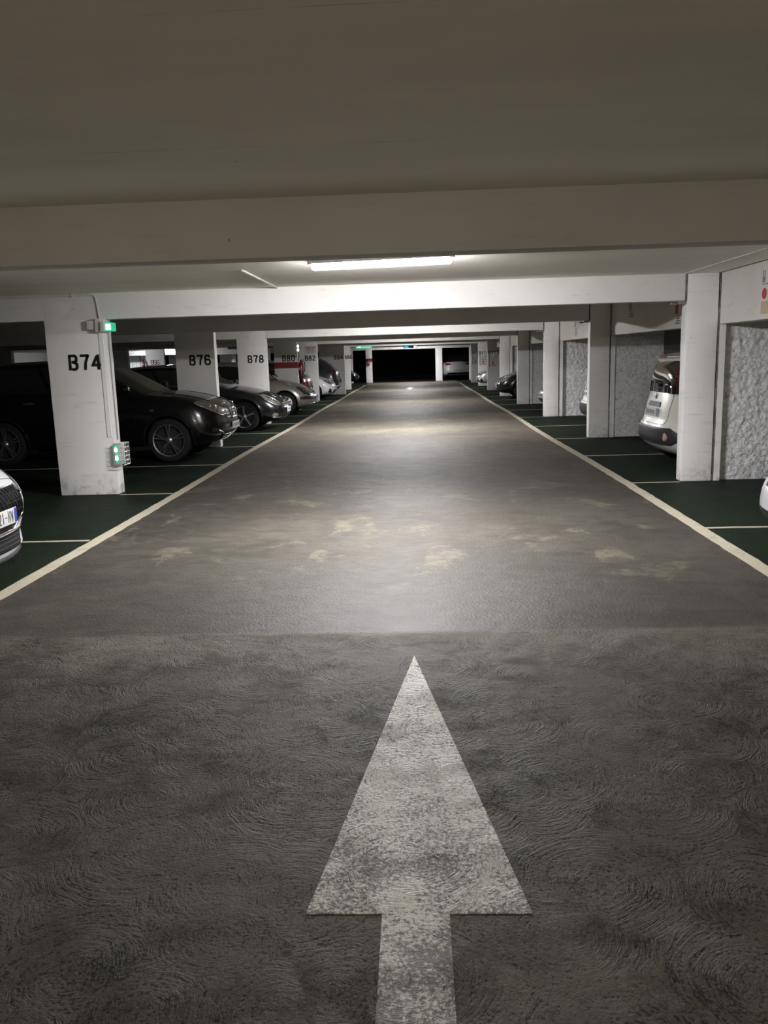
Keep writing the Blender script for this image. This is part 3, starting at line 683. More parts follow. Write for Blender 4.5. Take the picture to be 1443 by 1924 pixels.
for i, ch in enumerate('PARKING'): glyph(b, ch, (.01 + i * .05, -.004, .18), (1, 0, 0), (0, 0, 1), (0, -1, 0), .055, .011, W=.034)
for i, ch in enumerate('PRIVE'): glyph(b, ch, (.06 + i * .05, -.004, .10), (1, 0, 0), (0, 0, 1), (0, -1, 0), .055, .011, W=.034)
b.build('red_lettering', M['ink_red'], t, smooth=0)
b = MB(); b.box(.02, .35, -.005, -.003, .055, .065); b.box(.05, .32, -.005, -.003, .02, .03); b.build('print', M['ink_grey'], t, smooth=0)

# ------------------------------------------------------------------ cars
def cr(tab, x):
    """smooth interpolation through a table"""
    if x <= tab[0][0]: return tab[0][1]
    if x >= tab[-1][0]: return tab[-1][1]
    for i in range(len(tab) - 1):
        if tab[i][0] <= x <= tab[i + 1][0]: break
    x0, y0 = tab[i]; x1, y1 = tab[i + 1]; h = x1 - x0; d = (y1 - y0) / h
    def slope(j):
        if j <= 0 or j >= len(tab) - 1: return None
        a = (tab[j][1] - tab[j - 1][1]) / (tab[j][0] - tab[j - 1][0]); c = (tab[j + 1][1] - tab[j][1]) / (tab[j + 1][0] - tab[j][0])
        return 0 if a * c <= 0 else 2 * a * c / (a + c)
    m0 = slope(i); m1 = slope(i + 1); m0 = d if m0 is None else m0; m1 = d if m1 is None else m1
    t = (x - x0) / h
    return (2*t**3 - 3*t*t + 1) * y0 + (t**3 - 2*t*t + t) * h * m0 + (3*t*t - 2*t**3) * y1 + (t**3 - t*t) * h * m1
def contour(xf, xr, w, cf, crr, nf=3.0, nr=3.4, qa=12, ns=26):
    """half plan outline from the front centre to the rear centre"""
    P = []
    for i in range(qa + 1):
        a = PI / 2 * i / qa
        P.append((xf + cf * (1 - math.cos(a) ** (2 / nf)), w * math.sin(a) ** (2 / nf)))
    for i in range(1, ns): P.append((xf + cf + (xr - crr - xf - cf) * i / ns, w))
    for i in range(qa + 1):
        a = PI / 2 * (1 - i / qa)
        P.append((xr - crr * (1 - math.cos(a) ** (2 / nr)), w * math.sin(a) ** (2 / nr)))
    return P
def loft(rows, cap_crown, K=10, bottom=True, zcap=None):
    """rows: list of half outlines [(x,y,z)], mirrored; closed by a crowned cap"""
    b = MB(); n = len(rows[0]); vs = []; fs = []
    for r in rows:
        vs += [(x, y, z) for x, y, z in r] + [(x, -y, z) for x, y, z in r]
    for j in range(len(rows) - 1):
        for s in (0, 1):
            for i in range(n - 1):
                a = j * 2 * n + s * n + i; q = (a, a + 1, a + 1 + 2 * n, a + 2 * n); fs.append(q if s else q[::-1])
    b.add(vs, fs)
    for top in (True, False):
        if not top and not bottom: continue
        r = rows[-1] if top else rows[0]; vs = []; fs = []
        W = max(p[1] for p in r)
        for (x, y, z) in r:
            for k in range(K + 1):
                u = -1 + 2 * k / K
                zz = z + ((cap_crown * (1 - u * u) * min(1, y / W) ** 1.0) if top else 0)
                vs.append((x, y * u, zz))
        for i in range(n - 1):
            for k in range(K):
                a = i * (K + 1) + k; fs.append((a, a + 1, a + K + 2, a + K + 1))
        b.add(vs, fs)
    return b

class Car:
    def __init__(s, cfg, label, cat, X, Yc, facing, group=None):
        s.c = cfg; L_, W = cfg['L'], cfg['W']
        rz = 0 if facing < 0 else PI        # local +x runs from nose to tail
        s.root = thing('parked_car', label, cat, (X, Yc, 0), rz, group)
        s.body()
    def body(s):
        c = s.c; Lc, W = c['L'], c['W']; hw = W / 2
        rows = []
        ts = [0, .04, .1, .17, .25, .33, .41, .5, .58, .66, .74, .81, .87, .92, .96, .985, 1]
        for t in ts:
            xf = cr(c['xf'], t); xr = Lc - cr(c['xr'], t); w = hw * cr(c['w'], t)
            P = contour(xf, xr, w, c.get('cf', .75), c.get('cr', .5), c.get('nf', 3.0), c.get('nr', 3.4))
            rows.append([(x, y, cr(c['bot'], x) + (cr(c['top'], x) - cr(c['bot'], x)) * t) for x, y in P])
        s.lower = loft(rows, c.get('crown', .05))
        me = s.lower.mesh('body_tmp', [M[c['paint']], M['trim']], smooth=0)
        tmp = bpy.data.objects.new('body_tmp', me); C.objects.link(tmp)
        cut = MB()
        for x in c['axles']:
            for sg in (-1, 1):
                y0, y1 = sg * (hw - .27), sg * (hw + .2)
                cut.lathe([(c['R'] + .05, min(y0, y1)), (c['R'] + .05, max(y0, y1))], (x, 0, c['R'] + .012), 'y', 40)
        cm = cut.mesh('cut_tmp', M['trim'], smooth=0, doubles=False); co = bpy.data.objects.new('cut_tmp', cm); C.objects.link(co)
        md = tmp.modifiers.new('arches', 'BOOLEAN'); md.operation = 'DIFFERENCE'; md.object = co; md.solver = 'EXACT'
        dg = bpy.context.evaluated_depsgraph_get(); dg.update()
        new = bpy.data.meshes.new_from_object(tmp.evaluated_get(dg)); 
        ok = len(new.polygons) > 500
        if not ok: new = me.copy()
        s.boolean_ok = ok
        bpy.data.objects.remove(tmp); bpy.data.objects.remove(co)
        new.name = 'body'
        new.materials.clear(); new.materials.append(M[c['paint']]); new.materials.append(M['trim'])
        for p in new.polygons:
            q = p.center; p.material_index = 0
            for x in c['axles']:
                d = math.hypot(q.x - x, q.z - c['R'] - .012)
                if d < c['R'] + .052 and abs(q.y) < hw - .004 and (abs(p.normal.y) < .3 or abs(abs(q.y) - (hw - .27)) < .02): p.material_index = 1
            if q.z < c.get('sill', .0): p.material_index = 1
        new.polygons.foreach_set('use_smooth', [True] * len(new.polygons)); new.set_sharp_from_angle(angle=math.radians(38))
        s.bobj = link('body', new, s.root)
        bm = bmesh.new(); bm.from_mesh(new); s.bvh = BVHTree.FromBMesh(bm); bm.free()
        # cabin
        g = c['cab']; rows = []; tg = [0, .05, .12, .2, .3, .4, .5, .6, .7, .79, .86, .91, .95, .98, 1]
        for t in tg:
            x0 = cr([(0, g['x0']), (.55, g['x0'] + (g['x1'] - g['x0']) * .50), (.9, g['x1'] - .10), (1, g['x1'] + .12)], t)
            x3 = cr(g.get('rear', [(0, g['x3']), (.5, g['x3'] - (g['x3'] - g['x2']) * .42), (.9, g['x2'] + .06), (1, g['x2'] - .1)]), t)
            w = hw * cr([(0, g.get('wb', .93)), (.3, g.get('wb', .93) * .965), (.86, g.get('wt', .74)), (.95, g.get('wt', .74) * .96), (1, g.get('wt', .74) * .86)], t)
            P = contour(x0, x3, w, g.get('cf', .42), g.get('cr', .3), 2.6, 3.2, 12, 26)
            rows.append([(x, y, (cr(c['top'], x) - .03) * (1 - t) + cr(g['roof'], x) * t) for x, y in P])
        mb = loft(rows, g.get('crown', .045), bottom=False)
        n = len(rows[0]); nr = len(tg)
        ap = g.get('apillar', (8, 11)); pil = g.get('pillars', (24,)); rp_ = g.get('rpillar', (37, 44))
        parts = {'cabin_shell': [], 'windshield': [], 'side_window': [], 'rear_window': []}
        fi = 0; tlo, thi = g.get('tlo', .10), .88
        for j in range(nr - 1):
            for sd in (0, 1):
                for i in range(n - 1):
                    tm = (tg[j] + tg[j + 1]) / 2; k = 'cabin_shell'
                    if tlo < tm < thi:
                        if i < ap[0]: k = 'windshield'
                        elif i >= ap[1] and i < rp_[0] and i not in pil: k = 'side_window'
                        elif i >= rp_[1]: k = 'rear_window' if tm > g.get('rlo', 0) else k
                    parts[k].append(fi); fi += 1
        parts['cabin_shell'] += list(range(fi, len(mb.f)))
        for k, fl in parts.items():
            if k == 'side_window':
                for sg in (1, -1):
                    q = MB(); q.v = mb.v; q.f = [mb.f[i] for i in fl if sum(mb.v[a][1] for a in mb.f[i]) * sg > 0]; q.m = [0] * len(q.f)
                    s.clean(q, k, M['glass'])
                continue
            q = MB(); q.v = mb.v; q.f = [mb.f[i] for i in fl]; q.m = [0] * len(q.f)
            s.clean(q, k, M['glass'] if k != 'cabin_shell' else M[c.get('roofpaint', c['paint'])])
        bm = bmesh.new(); vv = [bm.verts.new(v) for v in mb.v]
        for f in mb.f:
            try: bm.faces.new([vv[i] for i in f])
            except ValueError: pass
        s.cvh = BVHTree.FromBMesh(bm); bm.free()
        # wheels
        for x in c['axles']:
            for sg in (-1, 1): s.wheel(x, sg)
        # underside shadow blocker: chassis pan
        # mirrors
        mx = g['x0'] + g.get('mir', .42); mz = cr(c['top'], mx) + .06
        for sg in (-1, 1):
            b = MB(); b.ell((mx, sg * (hw + .10), mz + .03), (.065, .10, .075), n=14, m=8); b.tube([(mx, sg * (hw * .86), mz - .03), (mx, sg * (hw + .04), mz)], .022)
            b.build('wing_mirror', M[c.get('mirpaint', c['paint'])], s.root)
    def clean(s, q, name, mat):
        used = sorted({a for f in q.f for a in f}); mp = {a: i for i, a in enumerate(used)}
        q.v = [q.v[a] for a in used]; q.f = [tuple(mp[a] for a in f) for f in q.f]
        if q.f: q.build(name, mat, s.root, smooth=40)
    def wheel(s, x, sg):
        c = s.c; R = c['R']; hw = c['W'] / 2; rr = R * c.get('rimr', .72)
        yo = hw - .02; prof = [(rr, -.19), (R * .93, -.20), (R * .985, -.185), (R, -.15), (R, -.05), (R * .985, -.02), (R * .93, -.004), (rr * 1.02, -.010), (rr, -.03)]
        me_t, me_r, me_d = s.wheel_meshes(prof, rr)
        w = link('wheel', me_t, s.root); w.location = (x, sg * yo, R)
        if sg < 0: w.rotation_euler = (0, 0, PI)
        link('rim', me_r, w); link('brake_disc', me_d, w)
    def wheel_meshes(s, prof, rr):
        if hasattr(s, '_wm'): return s._wm
        c = s.c
        b = MB(); b.lathe(prof, (0, 0, 0), 'y', 48, close=True); t = b.mesh('tyre', M['rubber'], smooth=50)
        b = MB(); b.lathe([(rr, -.01), (rr * 1.0, -.03), (rr * .95, -.10), (rr * .95, -.17), (rr, -.19)], axis='y', n=48, caps=False)
        b.lathe([(rr + .004, -.014), (rr, -.004), (rr * .93, -.008), (rr * .93, -.03)], axis='y', n=48, caps=False)
        st, ns = c['rim']
        if st == 'cap':
            b.lathe([(rr * .93, -.018), (rr * .6, -.006), (rr * .25, 0.002), (0, .004)], axis='y', n=40)
        for i in range(ns):
            for off in ((-.13, .13) if st == 'twin' else (0,)):
                a = 2 * PI * i / ns + .3; a2 = a + off
                p0 = (math.cos(a) * rr * .18, math.sin(a) * rr * .18); p1 = (math.cos(a2) * rr * .95, math.sin(a2) * rr * .95)
                d = Vector((p1[0] - p0[0], 0, p1[1] - p0[1])).normalized(); u = Vector((-d.z, 0, d.x))
                w0, w1 = {'twin': (.010, .014), 'star': (.024, .030), 'cap': (.01, .0), 'thin': (.012, .016)}[st]
                if st == 'cap': continue
                A, B_ = Vector((p0[0], -.020, p0[1])), Vector((p1[0], -.016, p1[1]))
                vs = []
                for P, ww in ((A, w0), (B_, w1)):
                    vs += [P - u * ww + Vector((0, -.03, 0)), P + u * ww + Vector((0, -.03, 0)), P + u * ww * .6 + Vector((0, .006, 0)), P - u * ww * .6 + Vector((0, .006, 0))]
                b.add(vs, [(0, 1, 2, 3), (7, 6, 5, 4), (0, 4, 5, 1), (1, 5, 6, 2), (2, 6, 7, 3), (3, 7, 4, 0)])
        b.lathe([(.0, .0), (.04, -.003), (.058, -.02), (.06, -.05)], axis='y', n=20)
        if st == 'cap':
            for i in range(ns):
                a = 2 * PI * i / ns
                pts = []
                for r_, da in ((.40, -.10), (.84, -.13), (.84, .13), (.40, .10)): pts.append((math.cos(a + da) * rr * r_, math.sin(a + da) * rr * r_))
                b.add([(p[0], .006 - .018 * (math.hypot(*p) / rr), p[1]) for p in pts] , [(0, 1, 2, 3)], 1)
        r = b.mesh('rim', [M['rim'], M['rim_dark']], smooth=40)
        b = MB(); b.lathe([(0, -.10), (rr * .9, -.10), (rr * .9, -.12), (0, -.12)], axis='y', n=32); b.lathe([(.03, -.06), (rr * .55, -.07), (rr * .55, -.085), (.03, -.085)], axis='y', n=32)
        d = b.mesh('brake_disc', M['rim_dark'], smooth=40)
        s._wm = (t, r, d); return s._wm
    # -------- projected panels
    def wrap(s, u, z, sg, end='front', off=0., bvh=None):
        c = s.c; Lc, hw = c['L'], c['W'] / 2
        if not hasattr(s, '_arc'):
            s._arc = {}
            for e in ('front', 'rear'):
                P = contour(0, Lc, hw, c.get('cf', .75), c.get('cr', .5), c.get('nf', 3.0), c.get('nr', 3.4), 40, 60)
                if e == 'rear': P = P[::-1]
                A = [0]
                for i in range(1, len(P)): A.append(A[-1] + math.dist(P[i], P[i - 1]))
                s._arc[e] = (P, A)
        P, A = s._arc[end]; au = abs(u); i = 0
        while i < len(A) - 2 and A[i + 1] < au: i += 1
        t = (au - A[i]) / max(1e-9, A[i + 1] - A[i]); p = Vector(P[i]).lerp(Vector(P[i + 1]), t)
        a_, b_ = P[max(i - 1, 0)], P[min(i + 2, len(P) - 1)]; d = Vector((b_[0] - a_[0], b_[1] - a_[1])).normalized()
        n = Vector((d.y, -d.x)) if end == 'rear' else Vector((-d.y, d.x))
        if i == 0 and au < .02: n = Vector((-1 if end == 'front' else 1, 0))
        su = sg * (1 if u >= 0 else -1)
        o = Vector((p.x + n.x * .8, (p.y + n.y * .8) * su, z)); dr = Vector((-n.x, -n.y * su, 0))
        best = None
        for bv in ((s.bvh, s.cvh) if bvh is None else (bvh,)):
            h = bv.ray_cast(o, dr, 3)
            if h[0] is not None and (best is None or h[3] < best[3]): best = h
        if best is None: q = Vector((p.x, p.y * su, z)); nn = -dr
        else: q = best[0]; nn = best[1] if best[1].dot(dr) < 0 else -best[1]
        return q + nn * off
    def patch(s, name, outline, mat, sg=1, end='front', off=.008, parent=None, tuck=.012, step=.025, mode='wrap', rings=(1., .97, .9, .7, .5, .28)):
        P = []; n = len(outline)
        for i in range(n):
            a, b_ = Vector(outline[i]), Vector(outline[(i + 1) % n]); k = max(1, int((b_ - a).length / step))
            P += [a.lerp(b_, j / k) for j in range(k)]
        cx = sum((p for p in P), Vector((0, 0))) / len(P); m = len(P); vs = []; fs = []
        offs = [-tuck, off * .7, off] + [off] * (len(rings) - 2); rg = [1.0] + list(rings)
        offs = [-tuck, off * .6] + [off] * (len(rg) - 2)
        pj = (lambda q, o: s.wrap(q[0], q[1], sg, end, o)) if mode == 'wrap' else (lambda q, o: s.topproj(q[0], q[1], o))
        for r, o in zip(rg, offs):
            for p in P: vs.append(pj(cx + (p - cx) * r, o))
        vs.append(pj(cx, off))
        for j in range(len(rg) - 1):
            for i in range(m): fs.append((j * m + i, j * m + (i + 1) % m, (j + 1) * m + (i + 1) % m, (j + 1) * m + i))
        for i in range(m): fs.append(((len(rg) - 1) * m + i, (len(rg) - 1) * m + (i + 1) % m, len(rg) * m))
        b = MB(); b.add(vs, fs); return b.build(name, mat, parent or s.root, smooth=45)
    def topproj(s, x, y, off):
        best = None
        for bv in (s.bvh, s.cvh):
            h = bv.ray_cast(Vector((x, y, 3)), Vector((0, 0, -1)), 4)
            if h[0] is not None and (best is None or h[3] < best[3]): best = h
        return (best[0] + best[1] * off) if best else Vector((x, y, 1))
    def line(s, name, pts, r, mat, sg=1, end='front', off=.002, parent=None, step=.03, closed=False, mode='wrap'):
        P = []
        for i in range(len(pts) - (0 if closed else 1)):
            a, b_ = Vector(pts[i]), Vector(pts[(i + 1) % len(pts)]); k = max(1, int((b_ - a).length / step)); P += [a.lerp(b_, j / k) for j in range(k)]
        if not closed: P.append(Vector(pts[-1]))
        Q = [s.wrap(p[0], p[1], sg, end, off) if mode == 'wrap' else s.topproj(p[0], p[1], off) for p in P]
        b = MB(); b.tube(Q, r, 6, closed=closed); return b.build(name, mat, parent or s.root, smooth=60)
    def plate(s, z, end, w=.52, h=.11, u0=0, txt=None, tilt=0.):
        """flat licence plate standing on the bumper"""
        q = s.wrap(u0, z, 1, end, .0); n = -1 if end == 'front' else 1
        x = q.x + n * .012; t = s.root
        b = MB(); b.box(min(x, x + n * .008) - .0, max(x, x + n * .008), -w / 2, w / 2, z - h / 2, z + h / 2)
        o = b.build('licence_plate', M['plate'], t, bevel=.004)
        xx = x + n * .0085
        b = MB()
        for sg in (-1, 1):
            b.box(xx - .0006, xx + .0006, sg * (w / 2 - .045 / 2) - .018, sg * (w / 2 - .045 / 2) + .018, z - h / 2 + .006, z + h / 2 - .006)
        b.build('blue_edge_band', M['plate_blue'], o, smooth=0)
        b = MB(); sgn = -n                        # reading direction seen from outside
        if txt:
            hh = .070; ww = .026; adv = .043; x0 = w / 2 - .055 - len(txt) * adv + .012
            for i, ch in enumerate(txt):
                b = MB(); y0 = (x0 + i * adv); glyph(b, ch, (xx, n * y0, z - hh / 2), (0, n, 0), (0, 0, 1), (n, 0, 0), hh, .009, W=ww, th=.0012); b.build('plate_character', M['ink'], o, smooth=0)
        else:
            for i, yy in enumerate((-.17, -.125, -.06, -.02, .025, .085, .13)):
                b.box(xx - .001, xx + .001, yy - .012, yy - .004, z - .028, z + .028); b.box(xx - .001, xx + .001, yy + .004, yy + .012, z - .028, z + .022)
            b.build('plate_characters', M['ink'], o, smooth=0)
        return o
    def doors(s, xs, zlo=.32, u_off=None):
        """panel gaps on both sides; xs are arc positions from the front centre"""
        for sg in (-1, 1):
            for u, ztop in xs: s.line('panel_gap', [(u, zlo), (u, ztop)], .003, M['trim'], sg, off=-.001)
    def arch_trim(s, r=.022, mat='trim', grow=.05):
        c = s.c; hw = c['W'] / 2
        for x in c['axles']:
            for sg in (-1, 1):
                pts = []
                for i in range(25):
                    a = PI * (-.08 + 1.16 * i / 24); px = x + (c['R'] + grow) * math.cos(a); pz = c['R'] + .012 + (c['R'] + grow) * math.sin(a)
                    h = s.bvh.ray_cast(Vector((px, sg * (hw + .5), pz)), Vector((0, -sg, 0)), .75)
                    if h[0] is not None: pts.append(h[0] + Vector((0, sg * .0, 0)))
                if len(pts) > 5:
                    b = MB(); b.tube(pts, r, 8); b.build('wheel_arch_trim', M[mat], s.root, smooth=60)

XF = [(0, .16), (.15, .05), (.35, .0), (.55, .01), (.75, .05), (.9, .14), (.96, .22), (1, .34)]
XR = [(0, .16), (.15, .05), (.35, .0), (.55, .03), (.8, .07), (1, .14)]
WT = [(0, .88), (.1, .96), (.3, .995), (.5, 1.0), (.7, .992), (.86, .97), (.94, .945), (1, .90)]
def hatch(**k):
    c = dict(L=4.1, W=1.74, R=.31, axles=(.80, 3.35), paint='p_black', xf=XF, xr=XR, w=WT, bot=[(0, .20), (.6, .19), (3.5, .2), (4.1, .28)],
             top=[(0, .66), (.25, .72), (.6, .82), (1.0, .90), (1.25, .94), (2.5, .97), (3.6, 1.0), (4.1, .98)],
             cab=dict(x0=1.0, x1=1.95, x2=3.55, x3=4.02, roof=[(1.0, 1.36), (1.9, 1.42), (2.5, 1.45), (3.3, 1.42), (4.1, 1.34)]), rim=('star', 5))
    c.update(k); return c

def generic_front(car, hl, grille, lower, plz, lens='lens', fog=None):
    for sg in (-1, 1):
        h = car.patch('headlight', hl, M[lens], sg, off=.010)
        cx = sum(p[0] for p in hl) / len(hl); cz = sum(p[1] for p in hl) / len(hl)
        for du, r in ((-.06, .042), (.07, .034)):
            q = car.wrap(cx + du, cz + (.0 if du < 0 else .01), sg, 'front', .008); b = MB(); b.ell(q, (r * .45, r, r)); b.build('lamp_reflector', M['chrome'], h)
        car.line('lamp_rim', hl, .005, M['chrome'] if lens == 'lens' else M['trim'], sg, off=.010, parent=h, closed=True)
        if fog:
            f = car.patch('fog_light', [(fog[0] + .09 * math.cos(a), fog[1] + .04 * math.sin(a)) for a in [2 * PI * i / 12 for i in range(12)]], M['lens'], sg, off=.008)
    if grille: car.patch('grille', grille, M['trim'], off=.004)
    if lower: car.patch('lower_grille', lower, M['trim'], off=.003)
    if plz: car.plate(plz, 'front')

def make_qashqai():
    c = hatch(L=4.3, W=1.78, R=.335, axles=(.86, 3.44), paint='p_black', rimr=.74,
              bot=[(0, .30), (.5, .24), (3.6, .25), (4.3, .36)], top=[(0, .80), (.12, .83), (.3, .88), (.6, .955), (.95, 1.01), (1.3, 1.04), (2.6, 1.07), (4.3, 1.10)],
              xf=[(0, .22), (.12, .10), (.3, .03), (.45, .0), (.6, .02), (.8, .04), (.93, .07), (1, .16)], cf=.62, nf=2.7,
              cab=dict(x0=1.0, x1=2.0, x2=3.75, x3=4.2, crown=.04, roof=[(1, 1.46), (1.9, 1.52), (2.5, 1.56), (3.5, 1.54), (4.3, 1.46)]), rim=('twin', 5))
    k = Car(c, 'black crossover car with chrome grille parked nose-out behind pillar B74', 'car', -2.96, 13.42, 1)
    hl = [(.40, .70), (.52, .68), (.68, .72), (.92, .82), (1.08, .885), (1.02, .905), (.80, .885), (.55, .83), (.42, .79)]
    generic_front(k, hl, None, None, None)
    k.patch('grille', [(0 - .37, .60), (.37, .60), (.42, .80), (-.42, .80)], M['trim'], off=.004)
    for z in (.64, .69, .74): k.line('grille_bar', [(-.36, z), (.36, z)], .006, M['chrome'], off=.006)
    k.line('chrome_grille_frame', [(-.20, .80), (-.15, .62), (.15, .62), (.20, .80)], .020, M['chrome'], off=.01)
    q = k.wrap(0, .715, 1, 'front', .02); b = MB(); b.tube([(q.x, q.y + .065 * math.cos(a), q.z + .06 * math.sin(a)) for a in [2 * PI * i / 20 for i in range(20)]], .009, 6, closed=True); b.box(q.x - .008, q.x + .005, -.085, .085, q.z - .016, q.z + .016); b.build('round_emblem', M['chrome'], k.root)
    k.plate(.50, 'front')
    k.patch('lower_grille', [(-.40, .29), (.40, .29), (.50, .43), (-.50, .43)], M['trim'], off=.003)
    k.line('chrome_lip', [(-.66, .455), (-.52, .42), (-.38, .30), (0, .275), (.38, .30), (.52, .42), (.66, .455)], .012, M['chrome'], off=.012)
    for z in (.33, .375): k.line('chrome_bar', [(-.40, z), (0, z - .01), (.40, z)], .006, M['chrome'], off=.008)
    for sg in (-1, 1): k.patch('fog_light', [(.74 + .07 * math.cos(a), .47 + .035 * math.sin(a)) for a in [2 * PI * i / 12 for i in range(12)]], M['lens_dark'], sg)
    for sg in (-1, 1):
        k.line('hood_crease', [(.30, sg * .42), (.6, sg * .47), (1.0, sg * .52)], .010, M['p_black'], off=-.002, mode='top')
        k.patch('side_indicator', [(1.72 + .035 * math.cos(a), .80 + .014 * math.sin(a)) for a in [2 * PI * i / 10 for i in range(10)]], M['lens'], sg)
        k.patch('door_handle', [(2.62 + .10 * math.cos(a), .93 + .018 * math.sin(a)) for a in [2 * PI * i / 12 for i in range(12)]], M['chrome'], sg, off=.02)
        k.patch('door_handle', [(3.62 + .10 * math.cos(a), .95 + .018 * math.sin(a)) for a in [2 * PI * i / 12 for i in range(12)]], M['chrome'], sg, off=.02)
    k.doors([(1.98, 1.02), (2.98, 1.05)]); k.arch_trim(.024)
    b = MB(); b.tube([(.42, .18, .0), (.42, .18, .27)], .035, 10); b.build('tow_stub', M['pvc'], k.root) if False else None
    return k
def make_dark_hatch():
    c = hatch(L=4.2, W=1.76, R=.325, axles=(.84, 3.45), paint='p_anthracite', rimr=.72, cf=.72, nf=2.5,
              top=[(0, .62), (.2, .68), (.5, .79), (.85, .87), (1.2, .915), (2.5, .95), (4.2, 1.0)],
              cab=dict(x0=.95, x1=2.05, x2=3.6, x3=4.1, roof=[(1, 1.30), (1.9, 1.38), (2.5, 1.42), (3.4, 1.39), (4.2, 1.3)]), rim=('star', 5))
    k = Car(c, 'dark blue-black hatchback with five-spoke wheels parked between pillars B76 and B78', 'car', -2.86, 18.50, 1)
    hl = [(.42, .56), (.55, .53), (.70, .55), (.92, .66), (1.05, .76), (.95, .775), (.70, .735), (.50, .66)]
    generic_front(k, hl, [(-.34, .50), (.34, .50), (.40, .62), (-.40, .62)], [(-.45, .24), (.45, .24), (.50, .33), (-.50, .33)], .43, fog=(.72, .34))
    q = k.wrap(0, .585, 1, 'front', .012); b = MB(); b.ell(q, (.015, .06, .045)); b.build('chrome_emblem', M['chrome'], k.root)
    k.line('chrome_bar', [(-.33, .565), (.33, .565)], .010, M['chrome'], off=.008)
    k.line('chrome_strip', [(.5, .285), (.78, .29)], .008, M['chrome'], off=.008); k.line('chrome_strip', [(-.78, .29), (-.5, .285)], .008, M['chrome'], off=.008)
    k.doors([(1.95, .9), (2.95, .93)]); k.arch_trim(.012, 'p_anthracite')
    return k
def make_silver():
    c = hatch(L=4.2, W=1.74, R=.31, axles=(.80, 3.4), paint='p_silver', rimr=.72, cf=.70, nf=2.4,
              top=[(0, .62), (.2, .68), (.5, .79), (.85, .87), (1.15, .92), (2.5, .96), (4.2, 1.0)],
              cab=dict(x0=.9, x1=1.9, x2=3.5, x3=4.1, roof=[(1, 1.30), (1.9, 1.40), (2.5, 1.44), (3.4, 1.42), (4.2, 1.3)]), rim=('cap', 9))
    k = Car(c, 'silver hatchback with plastic wheel covers parked between pillars B78 and B80', 'car', -2.84, 23.75, 1)
    hl = [(.42, .54), (.60, .515), (.80, .56), (1.02, .74), (.95, .755), (.66, .70), (.46, .62)]
    generic_front(k, hl, [(-.30, .52), (.30, .52), (.35, .60), (-.35, .60)], [(-.42, .24), (.42, .24), (.48, .32), (-.48, .32)], None, lens='lens_dark')
    for sg in (-1, 1): k.patch('bumper_strip', [(.40, .40), (.95, .41), (.95, .49), (.40, .49)], M['trim_grey'], sg, off=.02)
    q = k.wrap(0, .57, 1, 'front', .012); b = MB(); b.ell(q, (.015, .035, .05)); b.build('chrome_emblem', M['chrome'], k.root)
    k.line('chrome_strip', [(.2, .30), (.62, .29)], .016, M['chrome'], off=.008); k.line('chrome_strip', [(-.62, .29), (-.2, .30)], .016, M['chrome'], off=.008)
    k.plate(.44, 'front'); k.doors([(1.95, .9), (2.95, .93)]); k.arch_trim(.010, 'p_silver')
    return k
def make_simple(label, X, Yc, facing, paint_, front=True, **kw):
    plz = kw.pop('plz', .44); c = hatch(paint=paint_, **kw)
    k = Car(c, label, 'car', X, Yc, facing)
    if front:
        hl = [(.42, .58), (.60, .55), (.85, .63), (1.0, .73), (.90, .75), (.60, .70), (.44, .64)]
        generic_front(k, hl, [(-.36, .52), (.36, .52), (.40, .63), (-.40, .63)], [(-.50, .25), (.50, .25), (.45, .37), (-.45, .37)], plz)
        k.line('chrome_bar', [(-.34, .60), (.34, .60)], .010, M['chrome'], off=.008)
        for sg in (-1, 1): k.patch('air_intake', [(.60, .26), (.80, .28), (.74, .42), (.66, .40)], M['trim'], sg)
    k.doors([(1.95, .9), (2.95, .93)])
    return k

